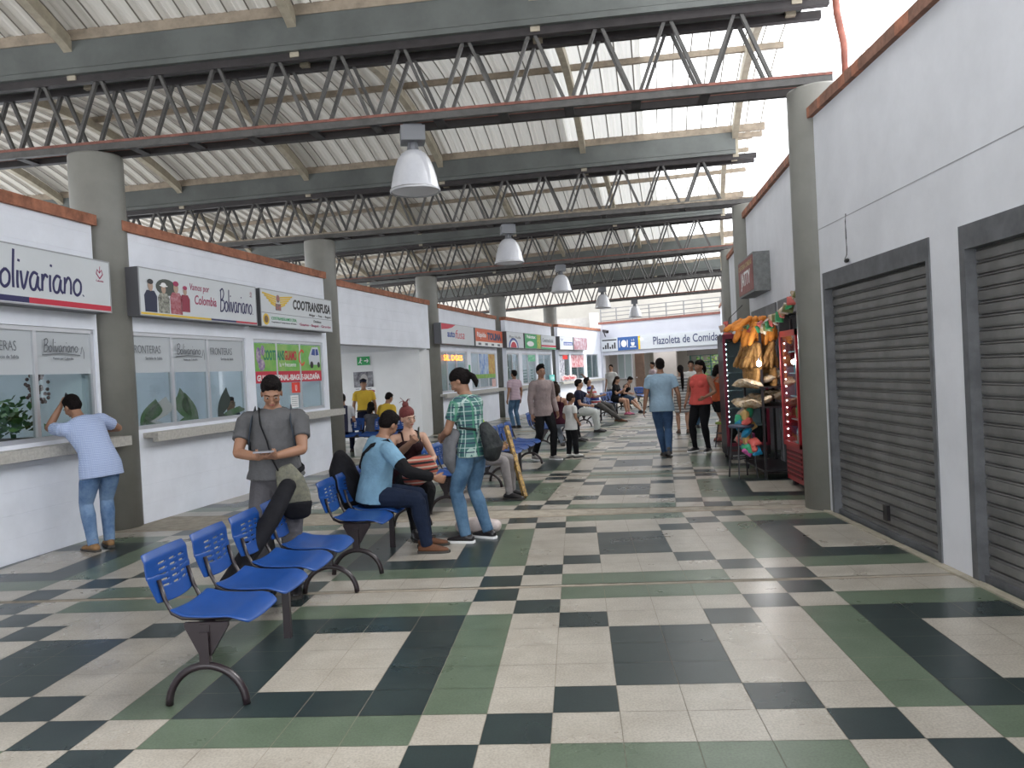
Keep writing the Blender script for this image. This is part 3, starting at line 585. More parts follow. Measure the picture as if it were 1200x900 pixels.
for i, fr in enumerate(TL):
    W_ = fr.L; s0 = -10.0; s1 = W_+(.12 if i == 0 else .15)
    o = thing('roof_truss', 'dark grey steel zigzag roof truss, %s from the camera' % ORD[i], 'truss', fr.p(W_/2), fr.rz)
    h0, h1 = 4.33, 5.10; x0 = s0-W_/2; x1 = s1-W_/2
    for y in (-.15, .17):
        g = G(); g.box(x0, x1, y-.035, y+.035, h0-.05, h0+.045); obj('bottom_chord', g, STEEL if y < 0 else STEELD, o)
        if i in (0, 1, 2, 4): g = G(); g.box(x0, x1, y-.042, y+.042, h0+.022, h0+.050); obj('chord_top_coat', g, RUSTY if i == 1 else REDOX, o)
        if i != 3: pass
        g = G(); g.box(x0, x1, y-.04, y+.04, h1-.05, h1+.03); obj('top_chord', g, STEELD, o)
    P = .70; n = int((x1-x0-.1)/P); g = G(); g.bar((.04, 0, h0+.03), (P/2-.03, 0, h1-.03), .034, .046, (0,1,0)); mu = g.mesh('diagonal', STEEL)
    g = G(); g.bar((P/2+.03, 0, h1-.03), (P-.04, 0, h0+.03), .034, .046, (0,1,0)); md = g.mesh('diagonal', STEEL)
    for y, sh in ((-.15, 0), (.17, .03)):
        for k in range(n):
            for me in (mu, md):
                if x0+.05+sh+(k+1)*P < x1+.05: link('diagonal', me, o, (x0+.05+sh+k*P, y, 0))
    g = G(); g.box(-.05, .05, -.15, .17, h0-.05, h0-.02); mb = g.mesh('batten_plate', STEELD)
    for k in range(n): link('batten_plate', mb, o, (x0+.05+k*P, 0, 0))
    # box gutter on the truss
    go = thing('roof_gutter', 'grey-green folded steel box gutter lying on the %s roof truss' % ORD[i], 'gutter', fr.p(W_/2), fr.rz)
    g = G(); e = .35 if i else .2; g.box(x0-.3, x1-e, -.24, .26, 5.20, 5.52); obj('trough', g, GUTT, go)
    g = G(); g.box(x0-.3, x1-e, -.255, .275, 5.13, 5.19); obj('lower_lip', g, GUTT, go)
g = G(); g.tube([(2.86, 8.42, 4.2), (2.86, 8.42, 4.7), (2.80, 8.40, 5.0), (2.76, 8.38, 5.6)], .035, 12)
tag(obj('downpipe', g, mat('pipe_red_oxide', (.38,.13,.09), .6, var=.4), smooth=True), 'red-brown rainwater pipe beside the top of the nearest right column', 'pipe')
# arched sheet roof, bay by bay, with rafters and purlins
T0 = Fr((-5.8, 2.6), (2.5, 2.45)); TM = Fr((-5.9, -3.2), (2.5, -3.2))
lines = [TM, T0] + TL
def rp_(i, u, v):
    """u metres left of the right node along the lines, v 0..1 across the bay"""
    A = lines[i]; B = lines[i+1]; a = A.p(A.L-u); b = B.p(B.L-u*1.0)
    return Vector((a[0]+(b[0]-a[0])*v, a[1]+(b[1]-a[1])*v, 0))
SEG = 14; RISE = .62
def zr(v): return 5.52 + RISE*(1-(2*v-1)**2)
v0, v1 = .02, .98
def sheet(i, ua, ub):
    g = G(); u = ua; prof = []
    while u < ub-1e-6:
        prof += [(u, 0), (u+.03, .035), (u+.07, .035), (u+.10, 0)] + [(u+.10+.0375*k, .006*(k % 2)) for k in range(1, 4)]; u += .25
    prof = [(min(a, ub), z) for a, z in prof]+[(ub, 0)]
    rs = []
    for k in range(SEG+1):
        v = v0+(v1-v0)*k/SEG; rs.append([rp_(i, a, v)+Vector((0, 0, zr(v)+z)) for a, z in prof])
    g.rings(rs, cap=False, closed=False)
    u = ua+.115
    while u < ub:      # dark strip painted along every rib as its shadow line
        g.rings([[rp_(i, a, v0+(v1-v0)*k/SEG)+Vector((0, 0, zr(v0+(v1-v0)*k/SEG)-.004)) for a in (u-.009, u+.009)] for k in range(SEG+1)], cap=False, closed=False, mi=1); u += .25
    return g
for i in range(6):
    c = struct('ceiling', sheet(i, 7.7, 20.0), [SHEET, RIB_SHADE])
    for ua, ub, mm in ((5.3, 7.7, SEMI3), (3.1, 5.3, SEMI2), (1.75, 3.1, SEMI)): struct('ceiling', sheet(i, ua, ub), [mm, RIB_SHADE])
    sk = struct('ceiling', sheet(i, -.35, 1.75), [SKYL, RIB_SHADE])
    for u in (.2, 2.83, 5.45, 8.07, 10.7, 13.3, 15.9, 18.5):
        g = G(); pts = [rp_(i, u, .022)+Vector((0,0,5.08)), rp_(i, u, .026)+Vector((0,0,5.40))]
        pts += [rp_(i, u, v)+Vector((0,0,zr(v)-.14)) for v in np.linspace(.05, .95, 15)]
        pts += [rp_(i, u, .974)+Vector((0,0,5.40)), rp_(i, u, .978)+Vector((0,0,5.08))]
        xd = (rp_(i, u-1, .5)-rp_(i, u, .5)).normalized(); rs = []
        for k, p in enumerate(pts):
            t = (pts[min(k+1, len(pts)-1)]-pts[max(k-1, 0)]).normalized(); nn = xd.cross(t).normalized()
            if k in (0, len(pts)-1): nn = xd.cross(Vector((0,0,1 if k == 0 else -1)))
            rs.append([p+xd*a+nn*b for a, b in ((-.05,-.07),(.05,-.07),(.05,.07),(-.05,.07))])
        obj('rafter', g.rings(rs), RAFT, c)
    for v in (.036, .22, .41, .59, .78, .964):
        g = G(); a = rp_(i, -.3, v); b = rp_(i, 19.9, v); z = zr(v)-.045; hh = .085
        if v in (.036, .964): z = 5.56; hh = .12
        g.bar(a+Vector((0,0,z)), b+Vector((0,0,z)), .06, hh, (0,0,1)); obj('purlin', g, PURL, c)

# ------------------------------------------------------------------ lamps
LAMPG = mat('prismatic_acrylic', (.66,.67,.72), .25, trans=.25, var=.05, vscale=30); BALL = mat('ballast_grey', (.17,.175,.19), .45, .4)
LP = [(-1.65, 0), (-1.13, 1), (-.28, 2), (1.0, 3), (2.50, 4)]
for (x, i) in LP:
    fr = TL[i]; t = (x-fr.a[0])/fr.t[0]; p = fr.p(t, 0.0, 0)
    o = thing('high_bay_lamp', 'dome-shaped high bay lamp hanging under the %s roof truss' % ORD[i], 'ceiling lamp', (p[0], p[1], 0), fr.rz+.3)
    g = G(); g.box(-.13, .13, -.13, .13, 4.10, 4.26); g.box(-.10, .10, -.10, .10, 4.255, 4.285); obj('ballast_box', g, BALL, o)
    g = G()
    for k in range(4): a = k*PI/2+.6; g.tube([(.05*math.cos(a), .05*math.sin(a), 4.10), (.075*math.cos(a), .075*math.sin(a), 3.99)], .012, 6)
    g.lathe([(.05, 4.10), (.055, 4.05), (.05, 4.0)], 16); obj('socket', g, BALL, o)
    g = G(); pr = [(.085,4.01),(.13,3.98),(.175,3.92),(.21,3.83),(.238,3.73),(.258,3.63),(.265,3.58),(.262,3.565),(.252,3.58),(.228,3.72),(.20,3.82),(.165,3.905),(.12,3.965),(.08,3.99)]
    g.lathe(pr+[pr[0]], 40, cap=False); obj('reflector_dome', g, LAMPG, o, smooth=True)
    g = G(); g.lathe([(.268,3.595),(.274,3.59),(.274,3.565),(.266,3.56)], 40, cap=False); obj('rim_band', g, mat('rim_metal', (.45,.45,.47), .4, .7), o, smooth=True)
    g = G(); g.lathe([(.0,3.572),(.12,3.566),(.255,3.575)], 40, cap=False); obj('lens', g, mat('lamp_lens', (.72,.72,.76), .3, trans=.2), o, smooth=True)

# ------------------------------------------------------------------ far end: food-court wall
FZ = Fr((1.26, 40.2), (6.66, 36.7)); LZ = FZ.L
g = G(); g.box(-.1, LZ+2, 0, .2, 2.17, 3.72); g.box(-.12, .12, -.02, .2, 0, 3.72)
struct('wall_back', g, mat('end_wall_white', (.56,.57,.63), .6, var=.06, vscale=1), None, FZ.p(0), FZ.rz)
g = G(); g.box(-.05, LZ+2, -.05, .25, 3.72, 3.83); struct('trim_60', g, mat('maroon_cap', (.26,.10,.08), .7, var=.3), None, FZ.p(0), FZ.rz)
g = G(); g.box(-.25, LZ+2, 6, 6.15, 0, 3.5); g.box(-.25, LZ+2, .2, 6, 3.0, 3.1); g.box(-.4, -.25, .2, 6.15, 0, 3.5)
g.box(-.25, 1.15, 1.2, 1.3, 0, 3.0); g.box(1.75, 3.0, 2.2, 2.3, 0, 3.0)
struct('wall_back', g, mat('food_court_beige', (.42,.39,.37), .7, var=.1, vscale=1), None, FZ.p(0), FZ.rz)
o = link('window_12', None, None, FZ.p(0), FZ.rz); o['kind'] = 'structure'
g = G(); [g.box(.25, 1.1, 1.12, 1.19, a, a+.05) for a in (.95, 2.25)]; [g.box(a, a+.05, 1.12, 1.19, .95, 2.3) for a in (.25, .65, 1.06)]; obj('frame', g, ALU, o)
g = G(); g.box(.3, 1.06, 1.16, 1.165, 1.0, 2.25); obj('pane', g, mat('milky_pane', (.35,.42,.42), .25), o)
o = link('door_9', None, None, FZ.p(0), FZ.rz); o['kind'] = 'structure'; g = G(); g.box(1.2, 1.7, 1.24, 1.30, 0, 2.6); obj('leaf', g, mat('door_brown', (.16,.10,.07), .6, var=.2), o); g = G(); g.ell((1.28, 1.22, 1.0), (.03,.03,.03)); obj('door_handle', g, ALU, o)
# glazed back of the food court, with planting outside
o = link('window_13', None, None, FZ.p(0), FZ.rz); o['kind'] = 'structure'
g = G(); TEF = mat('teal_frame', (.02,.10,.09), .4)
for k in range(9): x = 3.15+k*.55; g.box(x, x+.05, 3.4, 3.46, .9, 1.95)
for z in (.9, 1.25, 1.6, 1.93): g.box(3.15, 7.6, 3.4, 3.46, z, z+.035)
obj('frame', g, TEF, o); g = G(); g.box(3.15, 7.6, 3.42, 3.43, .92, 1.95); obj('pane', g, GLASS, o)
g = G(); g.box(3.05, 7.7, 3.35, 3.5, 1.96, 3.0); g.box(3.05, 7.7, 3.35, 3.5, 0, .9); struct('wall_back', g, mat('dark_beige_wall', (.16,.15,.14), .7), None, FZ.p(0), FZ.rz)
FOL = mat('foliage_mixed', (.10,.30,.05), .6, col2=(.45,.55,.12), vscale=3)
g = G()
for k in range(420):
    c = Vector((random.uniform(3.2, 7.6), random.uniform(4.0, 5.2), random.uniform(.6, 2.4))); d = Vector((random.uniform(-1,1), random.uniform(-1,1), random.uniform(-1,1))).normalized(); e2 = d.orthogonal().normalized()
    g.add([c, c+d*.12+e2*.05, c+d*.24, c+d*.12-e2*.05], [(0,1,2,3)])
fo = tag(obj('garden_foliage', g, FOL, None, FZ.p(0), FZ.rz), 'green leafy planting seen through the teal-framed food court window', 'foliage'); fo['kind'] = 'stuff'
lt = bpy.data.lights.new('food_court_lamp', 'AREA'); lt.energy = 60; lt.size = 2.0; lo = bpy.data.objects.new('food_court_lamp', lt); C.objects.link(lo); p = FZ.p(5.2, 4.6, 2.9); lo.location = p
lt = bpy.data.lights.new('food_court_lamp', 'AREA'); lt.energy = 40; lt.size = 2.0; lo = bpy.data.objects.new('food_court_lamp', lt); C.objects.link(lo); lo.location = FZ.p(2.5, 1.2, 2.9)
fs = thing('food_court_sign', 'long pale sign with navy words and blue cutlery panel above the food court', 'sign', FZ.p(0, 0, 2.36), FZ.rz)
g = G(); g.box(.08, LZ+.6, -.06, 0, 0, .66); obj('board', g, SIGNW, fs)
g = G(); g.box(1.02, 2.15, -.07, -.06, .01, .65); obj('blue_panel', g, mat('panel_blue', (.03,.10,.30), .5), fs); g = G(); g.box(2.15, 2.25, -.07, -.06, .01, .65); obj('yellow_edge', g, YEL, fs)
text('Plazoleta de Comidas', mat('slate_ink', (.05,.06,.14), .5), fs, 2.95, .18, 3.4, .38, y=-.066, bold=.01)
g = G(); g.ell((1.36,-.073,.33), (.15,.004,.17)); g.bar((1.12,-.073,.15), (1.12,-.073,.5), .003, .035); g.bar((1.56,-.073,.15), (1.56,-.073,.5), .003, .035); obj('plate_and_cutlery_icon', g, WHI, fs)
g = G(); g.poly([(1.74,.36),(1.79,.2),(1.92,.2),(1.97,.36)], .003); g.box(1.70, 2.02, 0, .003, .13, .17); q = obj('cup_icon', g, WHI, fs); q.location = (0, -.074, 0); g = G(); g.tube([(1.8,-.073,.4),(1.83,-.073,.46),(1.79,-.073,.5)], .012, 5); g.tube([(1.9,-.073,.4),(1.93,-.073,.46),(1.89,-.073,.52)], .012, 5); obj('steam_icon', g, WHI, fs)
g = G(); [g.box(.16+.13*k, .24+.13*k, -.066, -.06, .12, .22+.2*((k*7) % 3)/2) for k in range(6)]; g.box(.14, .95, -.066, -.06, .52, .58); obj('grey_pictograms', g, BLKI, fs)
sc = thing('security_camera', 'small dark security camera on the corner by the food court', 'camera', FZ.p(.35, -.12, 3.1), FZ.rz); g = G(); g.bar((0,-.1,.28),(.42,-.45,.2), .13, .13); obj('housing', g, BLACK, sc); g = G(); g.tube([(0,.05,0),(0,-.12,.25)], .03, 6); obj('bracket', g, BLACK, sc)
rl = thing('roof_railing', 'grey metal railing standing behind the parapet above the food court sign', 'railing', FZ.p(0, .15, 3.8), FZ.rz)
g = G(); [g.bar((0,0,z), (LZ+1.5,0,z), .04, .04) for z in (.1, .3, .5, .68)]; obj('rail', g, mat('rail_grey', (.20,.20,.20), .5), rl)
for k in range(10): g = G(); g.bar((k*.9,0,0), (k*.9,0,.7), .05, .05, (1,0,0)); obj('post', g, mat('rail_grey', (.3,.3,.3), .5), rl)
g = G(); g.box(-12, 14, 45, 45.3, 0, 7.5); struct('wall_back', g, mat('upper_wall_cream', (.42,.40,.36), .8, var=.18, vscale=.7), None, (0, 0, 0), 0)
g = G(); g.box(-1.6, .95, 41, 41.3, 3.0, 4.15); struct('wall_back', g, mat('low_grey_block', (.40,.38,.35), .8, var=.15), None)
g = G(); g.box(.78, 1.25, 40.55, 40.9, 0, 4.35); struct('wall_back', g, mat('post_cream', (.6,.59,.56), .8), None)
# ------------------------------------------------------------------ benches
def slotted_back():
    g = G(); nx, nz = 22, 36; W2, H2 = .215, .27
    def P(i, k):
        a = i/nx*2-1; b = k/nz
        wd = W2*(.86+.14*min(1, b*2.2))*(1-.05*max(0, b-.9)*10*abs(a))
        x = a*wd; z = b*H2 - .012*a*a*(1 if b > .5 else -1)
        y = -.045*b + .022*(1-a*a) - .012*math.sin(b*PI) + (.02*max(0, b-.85)/.15*-1)
        return (y-.02, x, z)
    vs = [P(i, k) for k in range(nz+1) for i in range(nx+1)]; fs = []
    for k in range(nz):
        for i in range(nx):
            hole = k in (10, 14, 18, 22, 26) and ((5 <= i <= 7) or (10 <= i <= 12) or (15 <= i <= 17))
            if not hole: q = k*(nx+1)+i; fs.append((q, q+1, q+nx+2, q+nx+1))
    g.add(vs, fs)
    return bake(g.mesh('backrest', BLUEP, True), [('SOLIDIFY', dict(thickness=.012, offset=0)), ('SUBSURF', dict(levels=1, render_levels=1))], 'backrest')
def seat_shell():
    g = G(); nx, ny = 14, 16
    vs = []
    for k in range(ny+1):
        b = k/ny
        for i in range(nx+1):
            a = i/nx*2-1; w = .225*(1-.10*(max(0, .25-b)/.25)**2-.16*(max(0, b-.86)/.14)**2); x = -.19+.40*b; y = a*w
            z = .018*a*a*(1-b*.4) - .05*max(0, (b-.72)/.28)**2 - .012*math.sin(b*PI) + .02*max(0, .2-b)/.2
            vs.append((x, y, z))
    g.add(vs, [(k*(nx+1)+i, k*(nx+1)+i+1, (k+1)*(nx+1)+i+1, (k+1)*(nx+1)+i) for k in range(ny) for i in range(nx)])
    return bake(g.mesh('seat', BLUEP, True), [('SOLIDIFY', dict(thickness=.014, offset=0)), ('SUBSURF', dict(levels=1, render_levels=1))], 'seat')
ME_BACK = slotted_back(); ME_SEAT = seat_shell()
g = G(); g.bar((-.04, 0, .375), (-.04, .0, .376), .01, .01); 
def arch_mesh():
    g = G(); g.tube([(.195*math.cos(a), 0, .005+.19*math.sin(a)) for a in np.linspace(0, PI, 19)], .019, 10, ref=(0,1,0)); return g.mesh('arch_foot', LEGP, True)
ME_ARCH = arch_mesh()
g = G(); g.bar((0,0,.18), (0,0,.36), .05, .03, (0,1,0)); g.poly([(-.10,.405),(.12,.405),(.12,.385),(.028,.24),(-.028,.24),(-.10,.385)], .02); ME_POST = g.mesh('upright', LEGP)
g = G(); g.bar((0,0,0), (0,0,.36), .045, .028, (0,1,0)); ME_MID = g.mesh('middle_leg', LEGP)
g = G(); g.box(-.03, .03, -.99, .99, .345, .395); ME_BEAM = g.mesh('beam', LEGP)
def brk(y):
    g = G()
    g.tube([(.14, y, .405), (-.05, y, .40), (-.15, y, .405), (-.20, y, .43), (-.235, y, .50), (-.262, y, .60)], .011, 8, ref=(0,1,0)); return g
BRK = [brk(y).mesh('seat_bracket', LEGP, True) for y in (-.15, .15)]
def bench(x, y, deg, label, n=4, grp=None):
    o = thing('waiting_bench', label, 'bench', (x, y, 0), -math.radians(deg), grp); h = n*.25
    link('beam', ME_BEAM, o).scale = (1, h/1.0, 1)
    for s in (-1, 1): link('arch_foot', ME_ARCH, o, (0, s*(h-.015), 0)); link('upright', ME_POST, o, (0, s*(h-.015), 0))
    link('middle_leg', ME_MID, o, (.04, 0, 0))
    for k in range(n):
        yy = -h+.25+.5*k
        st = link('seat', ME_SEAT, o, (0, yy, .425)); bk = link('backrest', ME_BACK, o, (-.235, yy, .478))
        for b in BRK: link('seat_bracket', b, o, (0, yy, 0))
    return o
GB = 'blue four-seat waiting benches'
bench(-1.87, 4.74, 0, 'empty blue four-seat bench with arched feet, closest to the camera', grp=GB)
bench(-1.80, 7.24, 1, 'blue four-seat bench where the man in the light blue polo sits', grp=GB)
bench(-1.40, 9.85, 7, 'blue four-seat bench behind the man in the plaid shirt', grp=GB)
bench(-.98, 12.40, 8, 'blue four-seat bench with empty seats, in front of the man in the grey-pink shirt', grp=GB)
bench(-.62, 16.6, 6, 'blue four-seat bench carrying the woman in the maroon top', grp=GB)
bench(-.05, 20.6, 11, 'blue four-seat bench carrying the man in white trousers', grp=GB)
bench(.62, 23.8, 12, 'blue four-seat bench under the man lounging with a raised arm', grp=GB)
bench(1.25, 27.0, 14, 'blue four-seat bench holding the two women in black near the food court', grp=GB)
bench(1.85, 29.8, 14, 'farthest blue bench, beside the blue-panelled food court entrance', n=2, grp=GB)
bench(2.75, 31.5, 60, 'short blue bench directly below the food court posters', n=2, grp=GB)
bench(-4.6, 16.6, 100, 'blue bench in the recess beside the guard in yellow', n=4, grp=GB)

# ------------------------------------------------------------------ people
def skin(name, c): return mat(name, c, .55, var=.12, vscale=8)
SK1 = skin('skin_brown', (.30,.155,.095)); SK2 = skin('skin_tan', (.42,.235,.155)); SK3 = skin('skin_light_tan', (.52,.31,.22)); SK4 = skin('skin_deep', (.21,.105,.065))
HAIRB = mat('hair_black', (.007,.005,.005), .75, bump=.8, bscale=60, spec=.12); HAIRR = mat('hair_red', (.13,.022,.02), .7, bump=.6, bscale=60); HAIRD = mat('hair_dark_brown', (.022,.013,.009), .75, bump=.8, bscale=60, spec=.12)
EYEW = mat('eye_white', (.38,.36,.34), .4); IRIS = mat('iris', (.02,.012,.01), .2)
V = Vector
def rotv(v, axis, deg): return Matrix.Rotation(math.radians(deg), 3, axis) @ v
def loft(g, cs, rx, ry, xd, n=14, rnd=True, up0=None):
    r0, r1 = rnd if isinstance(rnd, tuple) else (rnd, rnd)
    cs = [V(c) for c in cs]; xs = xd if isinstance(xd, list) else [xd]*len(cs); rs = []
    def ring(c, t, x, a, b):
        x = (x - t*x.dot(t)); x = x.normalized() if x.length > 1e-4 else t.orthogonal().normalized(); y = t.cross(x)
        return [c + x*(a*math.cos(2*PI*k/n)) + y*(b*math.sin(2*PI*k/n)) for k in range(n)]
    ts = [(cs[min(i+1, len(cs)-1)]-cs[max(i-1, 0)]).normalized() for i in range(len(cs))]
    if r0:
        r = min(rx[0], ry[0]); rs += [ring(cs[0]-ts[0]*r*.7, ts[0], V(xs[0]), rx[0]*.45, ry[0]*.45), ring(cs[0]-ts[0]*r*.4, ts[0], V(xs[0]), rx[0]*.82, ry[0]*.82)]
    for i, c in enumerate(cs): rs.append(ring(c, ts[i], V(xs[i]), rx[i], ry[i]))
    if r1:
        r = min(rx[-1], ry[-1]); rs += [ring(cs[-1]+ts[-1]*r*.4, ts[-1], V(xs[-1]), rx[-1]*.82, ry[-1]*.82), ring(cs[-1]+ts[-1]*r*.7, ts[-1], V(xs[-1]), rx[-1]*.45, ry[-1]*.45)]
    return g.rings(rs)
def limb(g, a, b, ra, rb, mid=None, ref=V((0,1,0)), n=12, rnd=True):
    a = V(a); b = V(b)
    if mid is None: mid = (ra+rb)/2
    rr = [ra, (ra+mid)/2*1.02, mid, (mid+rb)/2, rb]
    loft(g, [a.lerp(b, k/4) for k in range(5)], rr, rr, ref, n, rnd)
def ik(a, t, l1, l2, pole):
    a = V(a); t = V(t); d = t-a; L = min(d.length, (l1+l2)*.999); d.normalize(); t = a+d*L
    x = (l1*l1-l2*l2+L*L)/(2*L); h = math.sqrt(max(0, l1*l1-x*x)); p = V(pole); p = (p-d*p.dot(d)).normalized()
    return a+d*x+p*h, t
def rem(g, m, vox, it, name):
    me = g.mesh(name, m, True)
    mods = [('REMESH', dict(mode='VOXEL', voxel_size=vox, use_smooth_shade=True))]
    if it: mods.append(('SMOOTH', dict(factor=.5, iterations=it)))
    return bake(me, mods, name)
def person(label, loc, face, H=1.62, pose='stand', sex='m', sk=SK1, hair='short', hairm=HAIRB, top=None, topm=None, sleeve='short', bottom='long', botm=None, shoem=BLACK,
           lean=0, side=0, twist=0, nod=0, turn=0, tilt=0, handL=None, handR=None, poleL=None, poleR=None, footL=None, footR=None, kneeL=None, kneeR=None,
           pelvis=None, detail=1, belly=0, fat=1.0, grip=.5, palmL=None, palmR=None, hem=-.10, child=False, hdirL=None, hdirR=None, toe=None, cat='person', beard=False, sole=None):
    s = H/1.75; hs = 1.25 if child else 1.0
    rz = math.atan2(face[1], face[0])-PI/2
    root = thing('person', label, cat, (loc[0], loc[1], 0), rz)
    vox = {3: .0062, 2: .0095, 1: .015}[detail]; cv = {3: .009, 2: .011, 1: .016}[detail]
    seat = pose == 'sit'
    P = V(pelvis) if pelvis else (V((0, -.02, .56/s*.98)) if seat else V((0, 0, .93)))
    fem = sex == 'f'
    # spine
    X0 = V((1,0,0)); Z = V((0,0,1)); N = 11; L = .52; pts = [P-Z*.10]; xs = [X0]; cur = P-Z*.10; ts = [-.10]
    for i in range(1, N+1):
        t = -.10 + (L+.10)*i/N; w = max(0, min(1, (t+.02)/.30))
        d = rotv(rotv(Z, 'X', -lean*(.35+.8*w) if True else 0), 'Y', side*(.4+.8*w)); cur = cur + d*((L+.10)/N); pts.append(cur.copy()); ts.append(t); xs.append(rotv(X0, 'Z', twist*w))
    U = (pts[-1]-pts[-3]).normalized(); XC = xs[-1]; XC = (XC-U*XC.dot(U)).normalized(); YC = U.cross(XC)
    def at(t):
        k = (t+.10)/(L+.10)*N; i = max(0, min(N-1, int(k))); return pts[i].lerp(pts[i+1], k-i), xs[i]
    secm = [(-.10,.10,.085),(-.03,.160,.112),(.05,.160,.112),(.15,.146,.102),(.25,.156,.108),(.36,.174,.118),(.43,.170,.102),(.475,.125,.082),(.51,.070,.062)]
    secf = [(-.10,.11,.090),(-.03,.172,.122),(.05,.162,.112),(.15,.130,.092),(.25,.136,.098),(.36,.152,.110),(.43,.146,.090),(.475,.105,.072),(.51,.060,.056)]
    sec = secf if fem else secm
    def torso(g, off, t0=-.10, t1=.51, rnd=True, straight=False):
        rows = [r for r in sec if t0-1e-6 <= r[0] <= t1+1e-6]
        if straight: rows = [(t0, .186, sec[1][2]+.016)]+[(r[0], max(r[1], .180), r[2]+.012) if r[0] < .03 else r for r in rows if r[0] > t0+.02 and r[0] > -.09]
        if rows[0][0] > t0+.01 and not straight:
            pr = [r for r in sec if r[0] < t0]; p0 = pr[-1] if pr else rows[0]; rows = [(t0, (p0[1]+rows[0][1])/2, (p0[2]+rows[0][2])/2)]+rows
        cs = []; rx = []; ry = []; xx = []
        for t, a, b in rows:
            c, x = at(t) if t >= -.10 else (P+Z*t, X0); bl = belly*math.exp(-((t-.12)/.12)**2)
            f = U.cross(x) if t > .2 else Z.cross(x)
            cs.append(c+f*(bl*.5)); rx.append(a*fat+off+bl*.3); ry.append(b*fat+off+bl*.6); xx.append(x)
        loft(g, cs, rx, ry, xx, 20, rnd)
    nb, _ = at(.50)
    HX = rotv(XC, U, turn) if False else Matrix.Rotation(math.radians(turn), 3, U) @ XC
    HY = Z.cross(HX).normalized(); U2 = (U+Z).normalized(); HY = U2.cross(HX).normalized()
    HU = Matrix.Rotation(math.radians(-nod), 3, HX) @ U2; HY = HU.cross(HX); HU = Matrix.Rotation(math.radians(tilt), 3, HY) @ HU; HX = HY.cross(HU)
    hc = nb + U*.045 + HU*.115*hs
    RH = Matrix((HX, HY, HU)).transposed()
    def hp(x, y, z): return hc + RH @ (V((x, y, z))*hs)
    def he(g, c, r, **k): g.ell(hp(*c), [q*hs for q in r], RH, **k)
    sw = .168 if fem else .188; shp, sx = at(.435); sw *= (.5+.5*fat)
    SH = {-1: shp-XC*sw, 1: shp+XC*sw}
    HP = {-1: P+V((-.088,0,-.03)), 1: P+V((.088,0,-.03))}
    UA, FA_, TH, SHN = .285, .25, .43, .42
    if child: UA, FA_, TH, SHN = .26, .23, .39, .39
    hand = {-1: handL, 1: handR}; pole = {-1: poleL, 1: poleR}; foot = {-1: footL, 1: footR}; kn = {-1: kneeL, 1: kneeR}; EL = {}; WR = {}; KN = {}; AN = {}
    for sd in (-1, 1):
        h = hand[sd]
        if h is None: h = SH[sd]+V((sd*.07, .04, -.52)) if not seat else P+V((sd*.13, .30, .11))
        EL[sd], WR[sd] = ik(SH[sd], h, UA, FA_, pole[sd] or V((sd*.5, -.8, -.25)))
        ft = foot[sd]
        if ft is None: ft = V((sd*.10, 0, .085)) if not seat else V((sd*.11, P.y+.46, .085))
        KN[sd], AN[sd] = ik(HP[sd], ft, TH, SHN, kn[sd] or V((sd*.12, 1, .15)))
    # body
    B = G(); torso(B, 0)
    limb(B, at(.46)[0], hc-HU*.05*hs-HY*.012, .056 if not fem else .048, .052 if not fem else .045, ref=XC)
    he(B, (0,-.012,.022), (.074,.093,.097)); he(B, (0,.022,-.050), (.054,.062,.060)); he(B, (0,.060,-.094), (.022,.022,.020)); he(B, (0,.040,-.002), (.062,.054,.062))
    he(B, (0,.093,-.022), (.011,.017,.024)); he(B, (0,.101,-.036), (.017,.014,.011)); he(B, (0,.079,.018), (.050,.014,.010)); he(B, (0,.083,-.062), (.024,.013,.011))
    for sd in (-1, 1): he(B, (sd*.036,.062,-.030), (.024,.022,.024)); he(B, (sd*.074,-.006,-.018), (.008,.018,.029))
    af = .9 if fem else 1.0
    if fem and not child:
        for sd in (-1, 1): c, _ = at(.33); B.ell(c+XC*(sd*.07*fat)+YC*.085*fat, (.062,.055,.058))
    for sd in (-1, 1):
        limb(B, SH[sd], EL[sd], .052*af*fat, .038*af, .046*af*fat); limb(B, at(.42)[0]+XC*sd*sw*.5, SH[sd]-U*.005, .07*af, .052*af)
        limb(B, EL[sd], WR[sd], .039*af, .026*af, .037*af)
        lf = (1.08 if fem else 1.0)*(.6+.4*fat)
        limb(B, HP[sd], KN[sd], .088*lf, .052*lf, .078*lf); m = KN[sd].lerp(AN[sd], .3)-V((0,.012,0))
        loft(B, [KN[sd], m, KN[sd].lerp(AN[sd], .65), AN[sd]], [.050, .056*lf, .043, .034], [.050, .058*lf, .044, .036], V((1,0,0)))
        # hand: palm, four bent fingers, thumb
        fd = (hdir := ({-1: hdirL, 1: hdirR}[sd])); fd = V(fd).normalized() if fd else (WR[sd]-EL[sd]).normalized()
        pn = {-1: palmL, 1: palmR}[sd]; pn = V(pn) if pn else V((-sd, 0, 0)); pn = (pn-fd*pn.dot(fd)).normalized(); wd = fd.cross(pn)*(1)   # palm width axis
        thumb = wd if (wd.y*.3+wd.z) > 0 or abs(wd.x) > .9 else -wd
        if abs(fd.z) > .7: thumb = wd if wd.y > 0 else -wd
        hsz = .92 if fem else 1.0
        w = WR[sd]; loft(B, [w, w+fd*.03*hsz, w+fd*.088*hsz], [.026*hsz,.037*hsz,.041*hsz], [.018,.016,.013], wd, 12)
